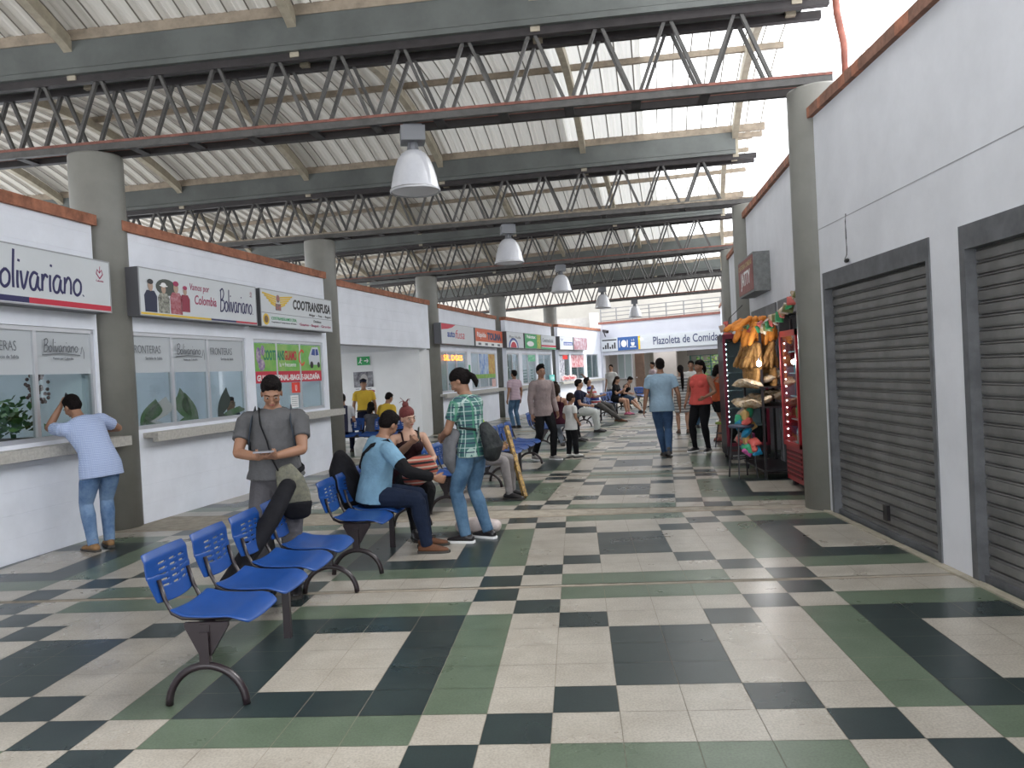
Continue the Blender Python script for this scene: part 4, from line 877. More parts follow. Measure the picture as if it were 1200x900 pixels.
        for k, (o_, ln) in enumerate(((.030,.070),(.010,.078),(-.010,.073),(-.030,.058))):
            p0 = w+fd*.085*hsz+thumb*(o_*hsz); d = fd; seg = ln*hsz/3; R_ = .0078*hsz if detail > 1 else .0095
            cs = [p0-fd*.015]; p = p0; cs.append(p)
            for q in range(3): d = (d*math.cos(grip*.75)+pn*math.sin(grip*.75)) if q else (d*math.cos(grip*.5)+pn*math.sin(grip*.5)); d.normalize(); pn2 = pn; p = p+d*seg*1.05; cs.append(p)
            # incremental curl
            cs = [p0-fd*.015, p0]; ang = 0; p = p0
            for q in range(3): ang += grip*(.55 if q == 0 else .75); p = p+(fd*math.cos(ang)+pn*math.sin(ang))*seg*1.05; cs.append(p)
            loft(B, cs, [R_*1.1]*2+[R_, R_*.95, R_*.85], [R_*1.1]*2+[R_, R_*.95, R_*.85], wd, 8)
        tb = w+fd*.030+thumb*.030*hsz; t1 = tb+(thumb*.55+fd*.75+pn*.3).normalized()*.036*hsz; t2 = t1+(thumb*.15+fd*.9+pn*(.3+.3*grip)).normalized()*.030*hsz
        loft(B, [tb-thumb*.015, tb, t1, t2], [.0135,.012,.0105,.009], [.0135,.012,.0105,.009], wd, 8)
        # foot
        td = V((toe[sd] if toe else (sd*.15, 1, 0))); td = V((td[0], td[1], 0)).normalized() if len(td) else td; A = AN[sd]
        fx = V((td.y, -td.x, 0)); dz = V((0,0,1))
        loft(B, [A-td*.045-dz*.045, A+td*.02-dz*.040, A+td*.09-dz*.052, A+td*.145-dz*.062], [.032,.038,.042,.034], [.030,.034,.024,.016], fx, 12)
    S = Matrix.Scale(s, 4)
    def put(name, g_, m, vx, it=2, parent=root, sc=True):
        me = rem(g_, m, vx, it, name); me.transform(S); return link(name, me, parent)
    body = put('body', B, sk, vox, 2 if detail > 1 else 1)
    # face details
    if detail >= 1:
        g = G()
        for sd in (-1, 1): he(g, (sd*.031,.0885,.001), (.0115,.005,.0048), n=10, m=6)
        me = g.mesh('eyes', EYEW, True); me.transform(S); ey = link('eyes', me, body)
        g = G(); [he(g, (sd*.031,.0935,.000), (.006,.003,.006), n=8, m=5) for sd in (-1, 1)]; me = g.mesh('irises', IRIS, True); me.transform(S); link('irises', me, body)
        g = G(); [g.tube([hp(sd*.014,.0965,.020), hp(sd*.032,.0975,.027), hp(sd*.050,.085,.020)], .0035*hs, 5) for sd in (-1, 1)]; me = g.mesh('eyebrows', hairm if hairm is not HAIRR else HAIRD, True); me.transform(S); link('eyebrows', me, body)
        g = G(); he(g, (0,.0925,-.062), (.020,.006,.0075), n=12, m=6); me = g.mesh('lips', mat('lips', (.28,.08,.07), .5), True); me.transform(S); link('lips', me, body)
    # hair
    g = G()
    if hair != 'bald':
        he(g, (0,-.022,.038), (.081,.098,.093)); he(g, (0,-.045,.0), (.076,.070,.075))
        if hair == 'short': he(g, (0,.025,.092), (.055,.062,.035))
        if hair == 'spiky': he(g, (0,.035,.105), (.055,.055,.035)); [he(g, (random.uniform(-.04,.04), random.uniform(-.05,.07), .125), (.012,.012,.022), n=6, m=5) for _ in range(10)]
        if hair == 'crop': pass
        if hair in ('bun', 'redbun', 'tail', 'braid'):
            he(g, (0,-.01,.05), (.080,.095,.080))
        if hair == 'redbun':
            he(g, (.01,-.02,.145), (.038,.035,.035)); [g.tube([hp(0,-.02,.15), hp(a*.5,-.03+b*.3,.19), hp(a,-.03+b,.17+c)], .006, 5) for a, b, c in ((.07,.02,.02),(-.06,.01,.03),(.04,-.05,.05),(-.02,.04,.05),(.08,-.01,.0),(-.07,-.02,.0))]
        if hair == 'bun': he(g, (0,-.10,.06), (.045,.04,.045))
        if hair == 'tail': he(g, (0,-.11,.04), (.03,.03,.03)); loft(g, [hp(0,-.11,.03), hp(.01,-.14,-.03), hp(.01,-.14,-.09), hp(.0,-.12,-.14)], [.026,.036,.034,.012], [.022,.030,.028,.010], HX)
        if hair == 'longtail': he(g, (0,-.11,.03), (.03,.03,.03)); loft(g, [hp(0,-.10,.03), hp(.01,-.155,-.06), hp(.01,-.19,-.22), hp(.01,-.19,-.40), hp(.01,-.17,-.55)], [.028,.042,.045,.036,.010], [.022,.032,.034,.028,.010], HX)
        if hair == 'long': loft(g, [hp(0,-.05,.03), hp(0,-.07,-.06), hp(0,-.09,-.16), hp(0,-.085,-.25)], [.075,.085,.085,.06], [.055,.055,.045,.03], HX)
        if hair == 'wavy': loft(g, [hp(0,-.05,.04), hp(0,-.07,-.05), hp(0,-.08,-.13)], [.080,.10,.085], [.060,.065,.05], HX); [he(g, (sd*.07,-.02,-.03), (.03,.04,.06)) for sd in (-1, 1)]
        ho = put('hair', g, hairm, max(.007, vox), 1)
    if beard: g = G(); he(g, (0,.04,-.075), (.05,.055,.035)); put('beard', g, hairm, .01, 1)
    # trousers / skirt
    if bottom:
        g = G(); torso(g, .009 if bottom != 'loose' else .012, -.10, .05)
        for sd in (-1, 1):
            h = HP[sd]; k = KN[sd]; a = AN[sd]; lf = (1.08 if fem else 1.0)*(.6+.4*fat)
            if bottom in ('long', 'loose', 'tight'):
                o_ = {'long': .016, 'loose': .028, 'tight': .007}[bottom]
                limb(g, h, k, .082*lf+o_*.7, .052*lf+o_, .080*lf+o_); e_ = a+V((0,0,-.02)); loft(g, [k, k.lerp(e_, .3)-V((0,.008,0)), k.lerp(e_, .65), e_], [.050*lf+o_, .054*lf+o_, .044+o_, .038+o_], [.050*lf+o_, .056*lf+o_, .045+o_, .040+o_], V((1,0,0)), rnd=False)
            elif bottom == 'shorts': limb(g, h, h.lerp(k, .55), .092*lf+.02, .078*lf+.022, rnd=False)
            elif bottom == 'knee': limb(g, h, h.lerp(k, .95), .092*lf+.02, .062*lf+.026, rnd=False)
        if bottom == 'skirt':
            e_ = (KN[-1]+KN[1])/2; h = P-Z*.02; q = h.lerp(e_, .85); loft(g, [h, h.lerp(q, .5), q], [.19,.20,.20], [.135,.14,.145], V((1,0,0)), 18, rnd=False)
        put('skirt' if bottom == 'skirt' else 'shorts' if bottom in ('shorts', 'knee') else 'trousers', g, botm, cv, 1)
    # top
    if topm:
        g = G(); off = .016
        if sleeve == 'strap':
            torso(g, .010, hem, .36, rnd=(False, True), straight=True)
            for sd in (-1, 1):
                if fem: c, _ = at(.335); g.ell(c+XC*(sd*.07*fat)+YC*.088*fat, (.072,.062,.070))
            to = put('tank_top', g, topm, cv, 1)
            g = G()
            for sd in (-1, 1):
                f1 = at(.33)[0]+XC*sd*.085*fat+YC*(.12*fat); f2 = at(.42)[0]+XC*sd*.10+YC*.095*fat; tp = at(.482)[0]+XC*sd*.095; b2 = at(.42)[0]+XC*sd*.095-YC*.095*fat; b1 = at(.33)[0]+XC*sd*.08*fat-YC*(.118*fat)
                g.tube([f1, f2, tp+YC*.04+U*.012, tp-YC*.03+U*.012, b2, b1], .011, 6)
            me = g.mesh('shoulder_straps', topm, True); me.transform(S); link('shoulder_straps', me, root)
        else:
            torso(g, off, hem, .43, rnd=(False, True), straight=True)
            if fem and not child:
                for sd in (-1, 1): c, _ = at(.33); g.ell(c+XC*(sd*.07*fat)+YC*.088*fat, (.070,.060,.064))
            for sd in (-1, 1):
                if sleeve != 'none':
                    limb(g, at(.42)[0]+XC*sd*sw*.5, SH[sd], .082, .066*af*fat)
                    o_ = .014; e_ = SH[sd].lerp(EL[sd], .62 if sleeve == 'short' else 1)
                    limb(g, SH[sd], e_, .054*af*fat+o_, (.046*af*fat+o_+.004) if sleeve == 'short' else .042+o_, rnd=sleeve != 'short')
                    if sleeve == 'long': limb(g, EL[sd], EL[sd].lerp(WR[sd], .95), .040+o_, .030+o_)
                else: limb(g, at(.42)[0]+XC*sd*sw*.3, at(.43)[0]+XC*sd*sw*.72, .078, .062)
            to = put('shirt', g, topm, cv, 1)
            if sleeve != 'none' and top == 'collar':
                g = G(); c = at(.468)[0]; 
                rr = [[c+XC*((.072+.006*j)*math.cos(a))+YC*((.066+.006*j)*math.sin(a)+.004)+U*(.030-.032*j) for a in np.linspace(1.75, 1.75+2*PI*.96, 20)] for j in (0, 1)]
                g.rings(rr, cap=False, closed=False); me = bake(g.mesh('collar', topm, True), [('SOLIDIFY', dict(thickness=.006))], 'collar'); me.transform(S); link('collar', me, to)
    # shoes
    for sd in (-1, 1):
        if shoem is None: continue
        td = V((toe[sd] if toe else (sd*.15, 1, 0))); td = V((td[0], td[1], 0)).normalized(); A = AN[sd]; fx = V((td.y, -td.x, 0)); dz = Z; g = G()
        loft(g, [A-td*.062-dz*.045, A-td*.01-dz*.036, A+td*.06-dz*.043, A+td*.125-dz*.053, A+td*.185-dz*.060], [.036,.043,.048,.050,.034], [.036,.044,.038,.028,.020], fx, 14)
        limb(g, A-dz*.03, A+dz*(.04 if sole == 'boot' else .008), .044, .041, ref=fx)
        so = put('shoe', g, shoem, .009 if detail > 1 else .013, 1)
        g = G(); c0 = A-dz*(A.z-.012) if A.z < .14 else A-dz*.075
        out = [(-.095,0),(-.085,.034),(-.03,.042),(.06,.050),(.14,.052),(.20,.036),(.215,0),(.20,-.036),(.14,-.052),(.06,-.050),(-.03,-.042),(-.085,-.034)]
        g.rings([[c0+td*a+fx*b+dz*z for a, b in out] for z in (-.012, .010)]); me = g.mesh('sole', mat('rubber_sole', (.05,.045,.04), .7) if sole != 'white' else WHI); me.transform(S); link('sole', me, so)
    J = dict(hc=hc, RH=RH, EL=EL, WR=WR, KN=KN, AN=AN, SH=SH, at=at, XC=XC, YC=YC, U=U, P=P, s=s, root=root, hp=hp, sec=sec)
    def wl(v): v = V(v)*s; return Matrix.Translation(V((loc[0], loc[1], 0))) @ Matrix.Rotation(rz, 4, 'Z') @ v
    J['w'] = wl
    return J
def wthing(name, label, cat, J, g, m, smooth=True, grp=None):
    """a thing modelled in a person's local unit space, placed as its own top-level object"""
    me = g.mesh(name, m, smooth); me.transform(Matrix.Scale(J['s'], 4)); o = link(name, me); o.location = J['root'].location; o.rotation_euler = J['root'].rotation_euler
    return tag(o, label, cat, grp)
def rthing(name, label, cat, J, g, m, vox=.009):
    me = rem(g, m, vox, 2, name); me.transform(Matrix.Scale(J['s'], 4)); o = link(name, me); o.location = J['root'].location; o.rotation_euler = J['root'].rotation_euler
    return tag(o, label, cat)
JEANS = mat('denim_blue', (.055,.115,.24), .9, col2=(.20,.30,.45), vscale=3.2, bump=.5, bscale=9); JEAND = cloth('denim_dark', (.012,.020,.045)); JEANM = mat('denim_mid', (.035,.085,.16), .9, col2=(.10,.19,.30), vscale=4, bump=.5, bscale=9)
BLK = cloth('black_cloth', (.008,.008,.010)); NAVY = cloth('navy_cloth', (.012,.014,.035)); WHC = cloth('white_cloth', (.62,.62,.60), .12); GREYC = cloth('grey_polo_cloth', (.105,.105,.110)); GREYT = cloth('grey_trouser_cloth', (.085,.082,.09))
TANB = mat('tan_suede', (.30,.17,.075), .8, var=.3); BRNB = mat('brown_suede', (.14,.055,.025), .8, var=.3); PHONE = mat('phone_black', (.01,.01,.012), .2)
# 1 man leaning on the ticket counter
CHK = stripes('small_check_shirt', (.46,.54,.72), (.26,.33,.55), 'Z', 62, .42, cc=(.33,.40,.62), axis2='X', scale2=62, bump=.25)
J = person('man in blue checked shirt and faded jeans leaning on the ticket counter', (-4.80,7.62), (-.78,.62), 1.68, sk=SK1, top='collar', topm=CHK, botm=JEANS, shoem=TANB, sole='boot', lean=24, side=-13, nod=18, turn=12, detail=3, hem=-.16, fat=1.08,
  handL=(-.20,.36,1.50), poleL=(-.6,.35,-1), handR=(.20,.48,1.22), poleR=(1,-.2,-.3), palmL=(.6,-.6,.2), footL=(-.10,-.06,.085), footR=(.10,.06,.085), pelvis=(.02,-.06,.915), grip=1.0)
hand = J['WR'][-1]; g = G(); g.bar(hand+V((.035,-.01,.02)), hand+V((.05,-.05,.13)), .012, .06, (0,1,0)); wthing('mobile_phone', 'phone held at the ear of the man at the counter', 'phone', J, g, PHONE, False)
# 2 man in grey polo
J = person('young man in grey polo shirt looking down at his phone behind the nearest bench', (-2.24,5.74), (.22,-1), 1.66, sk=SK1, hair='short', top='collar', topm=GREYC, botm=GREYT, bottom='loose', nod=30, turn=8, detail=3, hem=-.01, belly=.035, fat=1.12,
  handL=(-.035,.31,1.10), handR=(.06,.31,1.10), poleL=(-1,-.3,-.55), poleR=(1,-.3,-.55), palmL=(.35,-.2,.8), palmR=(-.35,-.2,.8), hdirL=(.85,.45,.0), hdirR=(-.85,.45,.0), grip=.8)
g = G(); g.box(-.055, .085, .375, .45, 1.142, 1.152); wthing('mobile_phone', 'phone held in both hands by the man in the grey polo', 'phone', J, g, mat('phone_silver', (.25,.25,.28), .3), False)
def strap(J, pts, name, label, m, w=.020, cat='strap'):
    g = G(); g.tube(pts, w, 8, flat=.25, ref=(1,0,0)); return wthing(name, label, cat, J, g, m)
a = J['at']; YC = J['YC']; XC = J['XC']
KHAKI = mat('khaki_net_bag', (.17,.165,.12), .8, col2=(.10,.10,.08), vscale=22, bump=.4, bscale=60)
bg_ = thing('crossbody_bag', 'olive-grey shoulder bag with black base hanging at the hip of the man in grey', 'bag', J['root'].location, J['root'].rotation_euler[2]); S_ = J['s']
g = G(); loft(g, [V((-.17,.19,.70)), V((-.16,.19,.79)), V((-.13,.20,.90)), V((-.09,.20,1.0))], [.11,.115,.105,.07], [.055,.06,.05,.025], V((1,0,-.25)), 16); me = rem(g, KHAKI, .010, 2, 'pouch'); me.transform(Matrix.Scale(S_, 4)); link('pouch', me, bg_)
g = G(); loft(g, [V((-.17,.19,.64)), V((-.17,.19,.73))], [.10,.116], [.05,.063], V((1,0,-.25)), 16); me = rem(g, BLACKC, .010, 2, 'bag_base'); me.transform(Matrix.Scale(S_, 4)); link('bag_base', me, bg_)
g = G(); g.tube([V((-.05,.215,.98)), a(.15)[0]+V((.0,.185,0)), a(.28)[0]+V((.03,.165,0)), a(.40)[0]+V((.075,.140,0)), a(.47)[0]+V((.095,.05,.045)), a(.46)[0]+V((.09,-.06,.03)), a(.3)[0]+V((0,-.155,0)), a(.1)[0]+V((-.15,-.12,0)), V((-.22,.05,.98)), V((-.16,.18,.95))], .022, 8, flat=.25, ref=(1,0,0)); me = g.mesh('shoulder_strap', BLACKC, True); me.transform(Matrix.Scale(S_, 4)); link('shoulder_strap', me, bg_)
bp_ = thing('backpack', 'dark backpack worn by the man in the grey polo', 'backpack', J['root'].location, J['root'].rotation_euler[2])
g = G(); loft(g, [V((0,-.20,.98)), V((0,-.22,1.1)), V((0,-.22,1.3)), V((0,-.18,1.42))], [.15,.16,.155,.11], [.07,.09,.08,.05], V((1,0,0)), 16); me = rem(g, mat('backpack_slate', (.025,.035,.05), .8, var=.2), .011, 2, 'pack'); me.transform(Matrix.Scale(S_, 4)); link('pack', me, bp_)
for sd in (-1, 1):
    g = G(); g.tube([V((sd*.14,-.12,1.30)), a(.485)[0]+V((sd*.135,-.03,.035)), a(.42)[0]+V((sd*.145,.115,.0)), a(.30)[0]+V((sd*.165,.13,0)), a(.15)[0]+V((sd*.185,.05,0)), V((sd*.15,-.14,1.05))], .024, 8, flat=.25, ref=(1,0,0)); me = g.mesh('shoulder_strap', mat('backpack_slate', (.025,.035,.05), .8), True); me.transform(Matrix.Scale(S_, 4)); link('shoulder_strap', me, bp_)
g = G(); loft(g, [V((-2.00,5.34,.86)), V((-2.07,5.18,.66)), V((-2.18,5.00,.44)), V((-2.28,4.86,.25)), V((-2.32,4.80,.10))], [.060,.068,.066,.07,.06], [.05,.055,.055,.055,.05], V((1,0,0)), 14)
o = link('long_bag', rem(g, BLACKC, .014, 2, 'long_bag')); tag(o, 'long black soft bag slung diagonally through the nearest bench', 'bag')
# 3 man in light blue polo
LB_ = cloth('light_blue_polo', (.20,.36,.50), .2)
J = person('seated man in light blue polo and dark jeans bending towards the red-haired woman', (-1.74,7.02), (1,.12), 1.68, 'sit', sk=SK1, hair='short', top='collar', topm=LB_, botm=JEAND, shoem=BRNB, sole='boot', lean=13, twist=28, nod=30, turn=22, detail=3, fat=1.14, belly=.03, hem=-.08, pelvis=(0,-.13,.565),
  handL=(-.16,.24,1.0), poleL=(-.7,-.2,-.6), handR=(.22,.46,.70), poleR=(.8,-.5,-.3), footL=(-.16,.34,.085), footR=(.12,.36,.085), grip=.9)
g = G(); h = J['WR'][-1]; g.bar(h+V((.03,.07,.0)), h+V((.045,.08,.14)), .012, .075, (1,0,0)); wthing('mobile_phone', 'dark phone held up between the seated man and the woman', 'phone', J, g, PHONE, False)
g = G(); a = J['at']; XC, YC = J['XC'], J['YC']
g.tube([a(.12)[0]-XC*.19, a(.2)[0]-YC*.11-XC*.15, a(.33)[0]-YC*.150-XC*.02, a(.44)[0]-YC*.13+XC*.09, a(.48)[0]+XC*.12+J['U']*.03, a(.42)[0]+YC*.125+XC*.13, a(.2)[0]+YC*.15+XC*.02], .024, 8, flat=.3, ref=tuple(YC)); wthing('bag_strap', 'black strap across the back of the man in light blue', 'strap', J, g, BLACKC)
g = G(); 
for t in (.30,): loft(g, [J['SH'][1].lerp(J['EL'][1], .2), J['SH'][1].lerp(J['EL'][1], .5)], [.071,.0665], [.071,.0665], V((0,1,0)), 14, rnd=False)
me = g.mesh('teal_sleeve_band', mat('teal_cloth', (.02,.12,.13), .8)); me.transform(Matrix.Scale(J['s'], 4)); link('teal_sleeve_band', me, J['root'])
g = G(); limb(g, J['SH'][1].lerp(J['EL'][1], .5), J['EL'][1], .068, .058); limb(g, J['EL'][1], J['EL'][1].lerp(J['WR'][1], .85), .058, .048); me = rem(g, BLK, .010, 1, 'black_sleeve'); me.transform(Matrix.Scale(J['s'], 4)); link('black_sleeve', me, J['root'])
g = G(); loft(g, [V((-2.10,7.12,.47)), V((-2.12,7.10,.62)), V((-2.15,7.06,.78)), V((-2.15,7.02,.88))], [.17,.19,.17,.09], [.11,.13,.11,.06], V((0,1,0)), 16)
o = link('backpack', rem(g, BLACKC, .013, 2, 'backpack')); tag(o, 'big black backpack on the bench behind the man in light blue', 'backpack')
# 4 red-haired woman
MAR = cloth('dark_maroon_cloth', (.022,.007,.009))
J = person('smiling red-haired woman in a dark tank top sitting with a striped bag on her lap', (-1.76,8.10), (.55,-.83), 1.60, 'sit', 'f', SK3, 'redbun', HAIRR, None, MAR, 'strap', 'tight', BLK, shoem=BLACK, detail=3, lean=6, nod=8, turn=10, tilt=6, fat=1.05,
  handL=(-.10,.30,.72), handR=(.14,.32,.74), poleL=(-.8,-.3,-.6), poleR=(.9,-.2,-.5), footL=(.06,.46,.085), footR=(.20,.60,.085), grip=.8, hem=-.08)
STR = stripes('striped_bag_cloth', (.45,.10,.07), (.55,.45,.36), 'Z', 26, .4, cc=(.02,.02,.02), axis2='Z', scale2=13)
g = G(); loft(g, [V((-.04,.27,.60)), V((.02,.33,.70)), V((.04,.36,.80))], [.21,.20,.17], [.10,.10,.06], V((1,.1,0)), 16); rthing('striped_bag', 'red, white and black striped cloth bag on the lap of the red-haired woman', 'bag', J, g, STR, .011)
g = G(); [loft(g, [V((-1.20,7.78,.07)), V((-1.02,7.70,.085)), V((-.84,7.66,.08))], [.09,.12,.08], [.07,.085,.06], V((0,1,0)), 14)]
o = link('white_bundle', rem(g, cloth('pale_bundle', (.60,.52,.50), .2), .012, 2, 'white_bundle')); tag(o, 'pale tied bundle lying on the floor by the boots', 'bag')
# 5 man in plaid shirt
PLD = stripes('plaid_shirt', (.035,.12,.115), (.30,.42,.38), 'XY', 13, .18, cc=(.02,.035,.075), axis2='Z', scale2=12, bump=.3)
def plaid():
    m = PLD; t = m.node_tree; b = t.nodes['Principled BSDF']; co = [x for x in t.nodes if x.type == 'TEX_COORD'][0]; old = b.inputs['Base Color'].links[0].from_socket
    sp = [x for x in t.nodes if x.type == 'SEPXYZ'][0]
    for (ax, sc, off, du, col) in (('Z', 12, .5, .10, (.42,.52,.50)), ('Y', 13, .35, .10, (.45,.55,.52)), ('X', 7, .7, .14, (.05,.22,.13))):
        a = t.nodes.new('ShaderNodeMath'); a.operation = 'MULTIPLY_ADD'; a.inputs[1].default_value = sc; a.inputs[2].default_value = off; t.links.new(sp.outputs[ax], a.inputs[0])
        f = t.nodes.new('ShaderNodeMath'); f.operation = 'FRACT'; t.links.new(a.outputs[0], f.inputs[0]); l = t.nodes.new('ShaderNodeMath'); l.operation = 'LESS_THAN'; l.inputs[1].default_value = du; t.links.new(f.outputs[0], l.inputs[0])
        k = t.nodes.new('ShaderNodeMath'); k.operation = 'MULTIPLY'; k.inputs[1].default_value = .75; t.links.new(l.outputs[0], k.inputs[0])
        mx = t.nodes.new('ShaderNodeMixRGB'); mx.inputs[2].default_value = (*col, 1); t.links.new(old, mx.inputs[1]); t.links.new(k.outputs[0], mx.inputs[0]); old = mx.outputs[0]
    t.links.new(old, b.inputs['Base Color'])
plaid()
J = person('young man in green plaid shirt standing with a bag tied at his back', (-1.00,7.42), (-.80,.35), 1.66, sk=SK1, hair='tail', top='collar', topm=PLD, botm=JEANM, shoem=BLACK, sole='white', nod=26, turn=14, detail=3, lean=5, hem=-.10,
  handL=(-.09,.30,1.02), poleL=(-.8,-.6,-.2), handR=(.13,.30,1.05), poleR=(.9,-.6,-.3), footL=(-.13,.05,.085), footR=(.12,-.06,.085), grip=.8)
GJ = cloth('grey_jersey', (.16,.16,.17))
g = G(); loft(g, [V((-.16,.10,1.08)), V((-.20,.14,.96)), V((-.20,.15,.80)), V((-.17,.13,.70))], [.07,.075,.07,.04], [.045,.05,.05,.03], V((0,1,0)), 14); rthing('grey_jersey', 'grey jersey hanging from the waist of the man in plaid', 'jersey', J, g, GJ)
g = G(); loft(g, [V((.02,-.20,.82)), V((.03,-.22,.92)), V((.0,-.19,1.04)), V((-.02,-.15,1.14))], [.13,.16,.13,.08], [.06,.075,.055,.03], V((1,0,.2)), 16); g.tube([V((.16,-.16,.95)), V((.19,0,1.1)), V((.10,.12,1.16)), V((-.08,.13,1.16)), V((-.17,.02,1.12)), V((-.14,-.14,1.10))], .016, 8); rthing('waist_bag', 'dark shiny bag tied behind the man in the plaid shirt', 'bag', J, g, mat('dark_shiny_bag', (.006,.007,.010), .85, bump=.9, bscale=14, col2=(.03,.035,.035), vscale=8, spec=.3), .011)
# 6 seated person hidden behind him
J = person('seated person in neon shirt and pale grey trousers, half hidden by the man in plaid', (-1.27,9.95), (1,-.25), 1.66, 'sit', sk=SK2, hair='short', topm=cloth('neon_cloth', (.42,.62,.03)), botm=cloth('pale_grey_trousers', (.27,.25,.25)), bottom='tight', shoem=BLACK, detail=2, lean=-4, nod=5, footL=(-.18,.38,.085), footR=(.10,.44,.085))
g = G(); g.bar((-.93,10.2,.86), (-.70,9.75,.02), .075, .045, (1,.5,0)); LEO = mat('gold_brown_pattern', (.50,.30,.06), .5, col2=(.035,.012,.008), vscale=26)
tag(obj('patterned_case', g, LEO), 'long narrow gold and dark brown patterned case leaning on a blue bench', 'case')
# 7 man in grey-pink shirt
J = person('man in grey-pink long-sleeved shirt and black trousers walking past the benches', (-.62,14.0), (.6,-.75), 1.70, sk=SK1, hair='spiky', top='collar', topm=cloth('mauve_grey_shirt', (.27,.215,.21)), sleeve='long', botm=BLK, shoem=mat('grey_trainers', (.25,.23,.22), .6), sole='white', detail=2, turn=-14, nod=4, hem=-.14, fat=1.05,
  footL=(-.10,.12,.085), footR=(.13,-.14,.10), handL=(-.27,.06,.86), handR=(.26,.02,.84))
# 8 woman in maroon
J = person('woman in a maroon strappy top sitting with her back to the camera', (-.42,16.1), (.10,1), 1.64, 'sit', 'f', SK2, 'wavy', HAIRD, None, cloth('maroon_cloth', (.045,.008,.018)), 'strap', 'long', cloth('pale_jeans', (.25,.28,.33)), shoem=mat('grey_boot', (.10,.085,.08), .7), sole='boot', detail=2, turn=-20, nod=8, footL=(.05,.30,.085), footR=(.22,.30,.085), hem=-.08)
J = person('small child sitting beyond the woman in maroon', (-.72,17.2), (1,.1), 1.15, 'sit', sk=SK2, hair='short', topm=WHC, botm=NAVY, detail=1, child=True, pelvis=(0,0,.66), turn=50)
# 9 boy
J = person('small boy in white t-shirt and black trousers standing by the benches', (-.14,14.1), (.75,.55), 1.13, sk=SK1, hair='crop', hairm=HAIRD, topm=WHC, botm=BLK, bottom='loose', shoem=mat('white_shoe', (.6,.6,.57), .6), detail=2, child=True, nod=14, hem=-.16, fat=1.05, handL=(-.20,.10,.95), handR=(.2,.12,.95), footL=(-.09,-.06,.085), footR=(.09,.07,.085))
# 10 navy / white trousers
J = person('man in navy t-shirt and white trousers sitting on a middle bench', (.02,19.7), (1,-.15), 1.70, 'sit', sk=SK2, hair='short', topm=NAVY, botm=cloth('off_white_trousers', (.50,.52,.50), .12), bottom='loose', detail=1, lean=4, turn=20, handL=(-.05,.34,1.08), poleL=(-.5,.1,-1), hem=-.08)
J = person('person in dark clothes and black boots sitting behind the little boy', (-.52,17.5), (1,-.35), 1.70, 'sit', sk=SK1, hair='short', topm=NAVY, botm=BLK, sole='boot', detail=1, lean=4, footL=(-.08,.52,.085), footR=(.14,.56,.085))
# 12 lounging man
RW = stripes('red_white_blue_shirt', (.50,.50,.52), (.40,.05,.06), 'Z', 7, .35, cc=(.03,.05,.25), axis2='Z', scale2=3.1)
J = person('man lounging on a bench with one arm raised behind his head', (.50,23.0), (1,-.12), 1.70, 'sit', sk=SK1, hair='short', topm=RW, botm=cloth('taupe_trousers', (.085,.08,.075)), shoem=BRNB, detail=1, lean=-20, nod=-4, turn=25, handL=(-.10,-.34,1.40), poleL=(-1,.1,.3), palmL=(0,0,-1), handR=(.12,.22,.80), footL=(-.14,.60,.085), footR=(.12,.72,.085), pelvis=(0,.02,.60), hem=-.06)
# 13, 14
J = person('woman in black top and pink socks seated with crossed hands', (1.22,26.3), (.9,-.45), 1.62, 'sit', 'f', SK2, 'long', HAIRD, None, BLK, 'short', 'shorts', BLK, shoem=mat('pink_sock', (.45,.12,.20), .8), detail=1, lean=8, nod=18, handL=(-.05,.30,.86), handR=(.05,.30,.86))
J = person('woman in dark vest and denim skirt seated next to the one with pink socks', (1.55,27.2), (.9,-.35), 1.62, 'sit', 'f', SK2, 'short', HAIRB, None, BLK, 'strap', 'skirt', cloth('denim_skirt', (.025,.05,.09)), detail=1, lean=22, nod=20, footL=(.0,.60,.085), footR=(.16,.66,.085))
# 15, 16
J = person('man in white t-shirt standing behind the far benches, facing left', (1.22,28.6), (-.5,-.6), 1.70, sk=SK2, hair='crop', hairm=HAIRD, topm=WHC, botm=cloth('grey_denim', (.09,.10,.12)), detail=1, turn=20, hem=-.12)
J = person('man in pale pink shirt standing below the food court posters', (2.85,30.5), (-.9,-.3), 1.72, sk=SK1, hair='short', topm=cloth('pale_pink_shirt', (.52,.42,.45), .12), sleeve='long', botm=JEANM, detail=1, turn=10, hem=-.12)
# 17 man walking away
J = person('man in light blue shirt and jeans walking away down the middle', (1.40,13.65), (.05,1), 1.70, sk=SK1, hair='short', top='collar', topm=cloth('pale_blue_shirt', (.30,.42,.53), .15), botm=mat('denim_deep', (.018,.045,.11), .9, col2=(.04,.09,.18), vscale=4, bump=.5, bscale=9), shoem=mat('dark_boot', (.05,.045,.045), .7), sole='boot', detail=2, hem=-.14, fat=1.1, belly=.02,
  footL=(.02,.16,.085), footR=(.075,-.16,.12), kneeL=(-.2,1,.1), kneeR=(.1,1,.1), handL=(-.30,.02,.84), handR=(.31,.06,.86), turn=6)
# 18 striped dress
SD = stripes('striped_dress', (.50,.49,.47), (.16,.16,.17), 'Z', 15, .4)
J = person('woman in striped dress with a long black ponytail, seen from behind', (2.30,18.1), (.1,1), 1.56, sex='f', sk=SK2, hair='longtail', topm=SD, bottom='skirt', botm=SD, shoem=mat('sandal', (.12,.07,.05), .7), detail=1, hem=-.10, turn=8, footL=(-.10,.05,.085), footR=(.12,-.03,.085))
J = person('man in white t-shirt facing the camera behind the striped dress', (2.75,19.6), (-.1,-1), 1.66, sk=SK1, hair='crop', topm=WHC, botm=JEANM, detail=1, turn=-5)
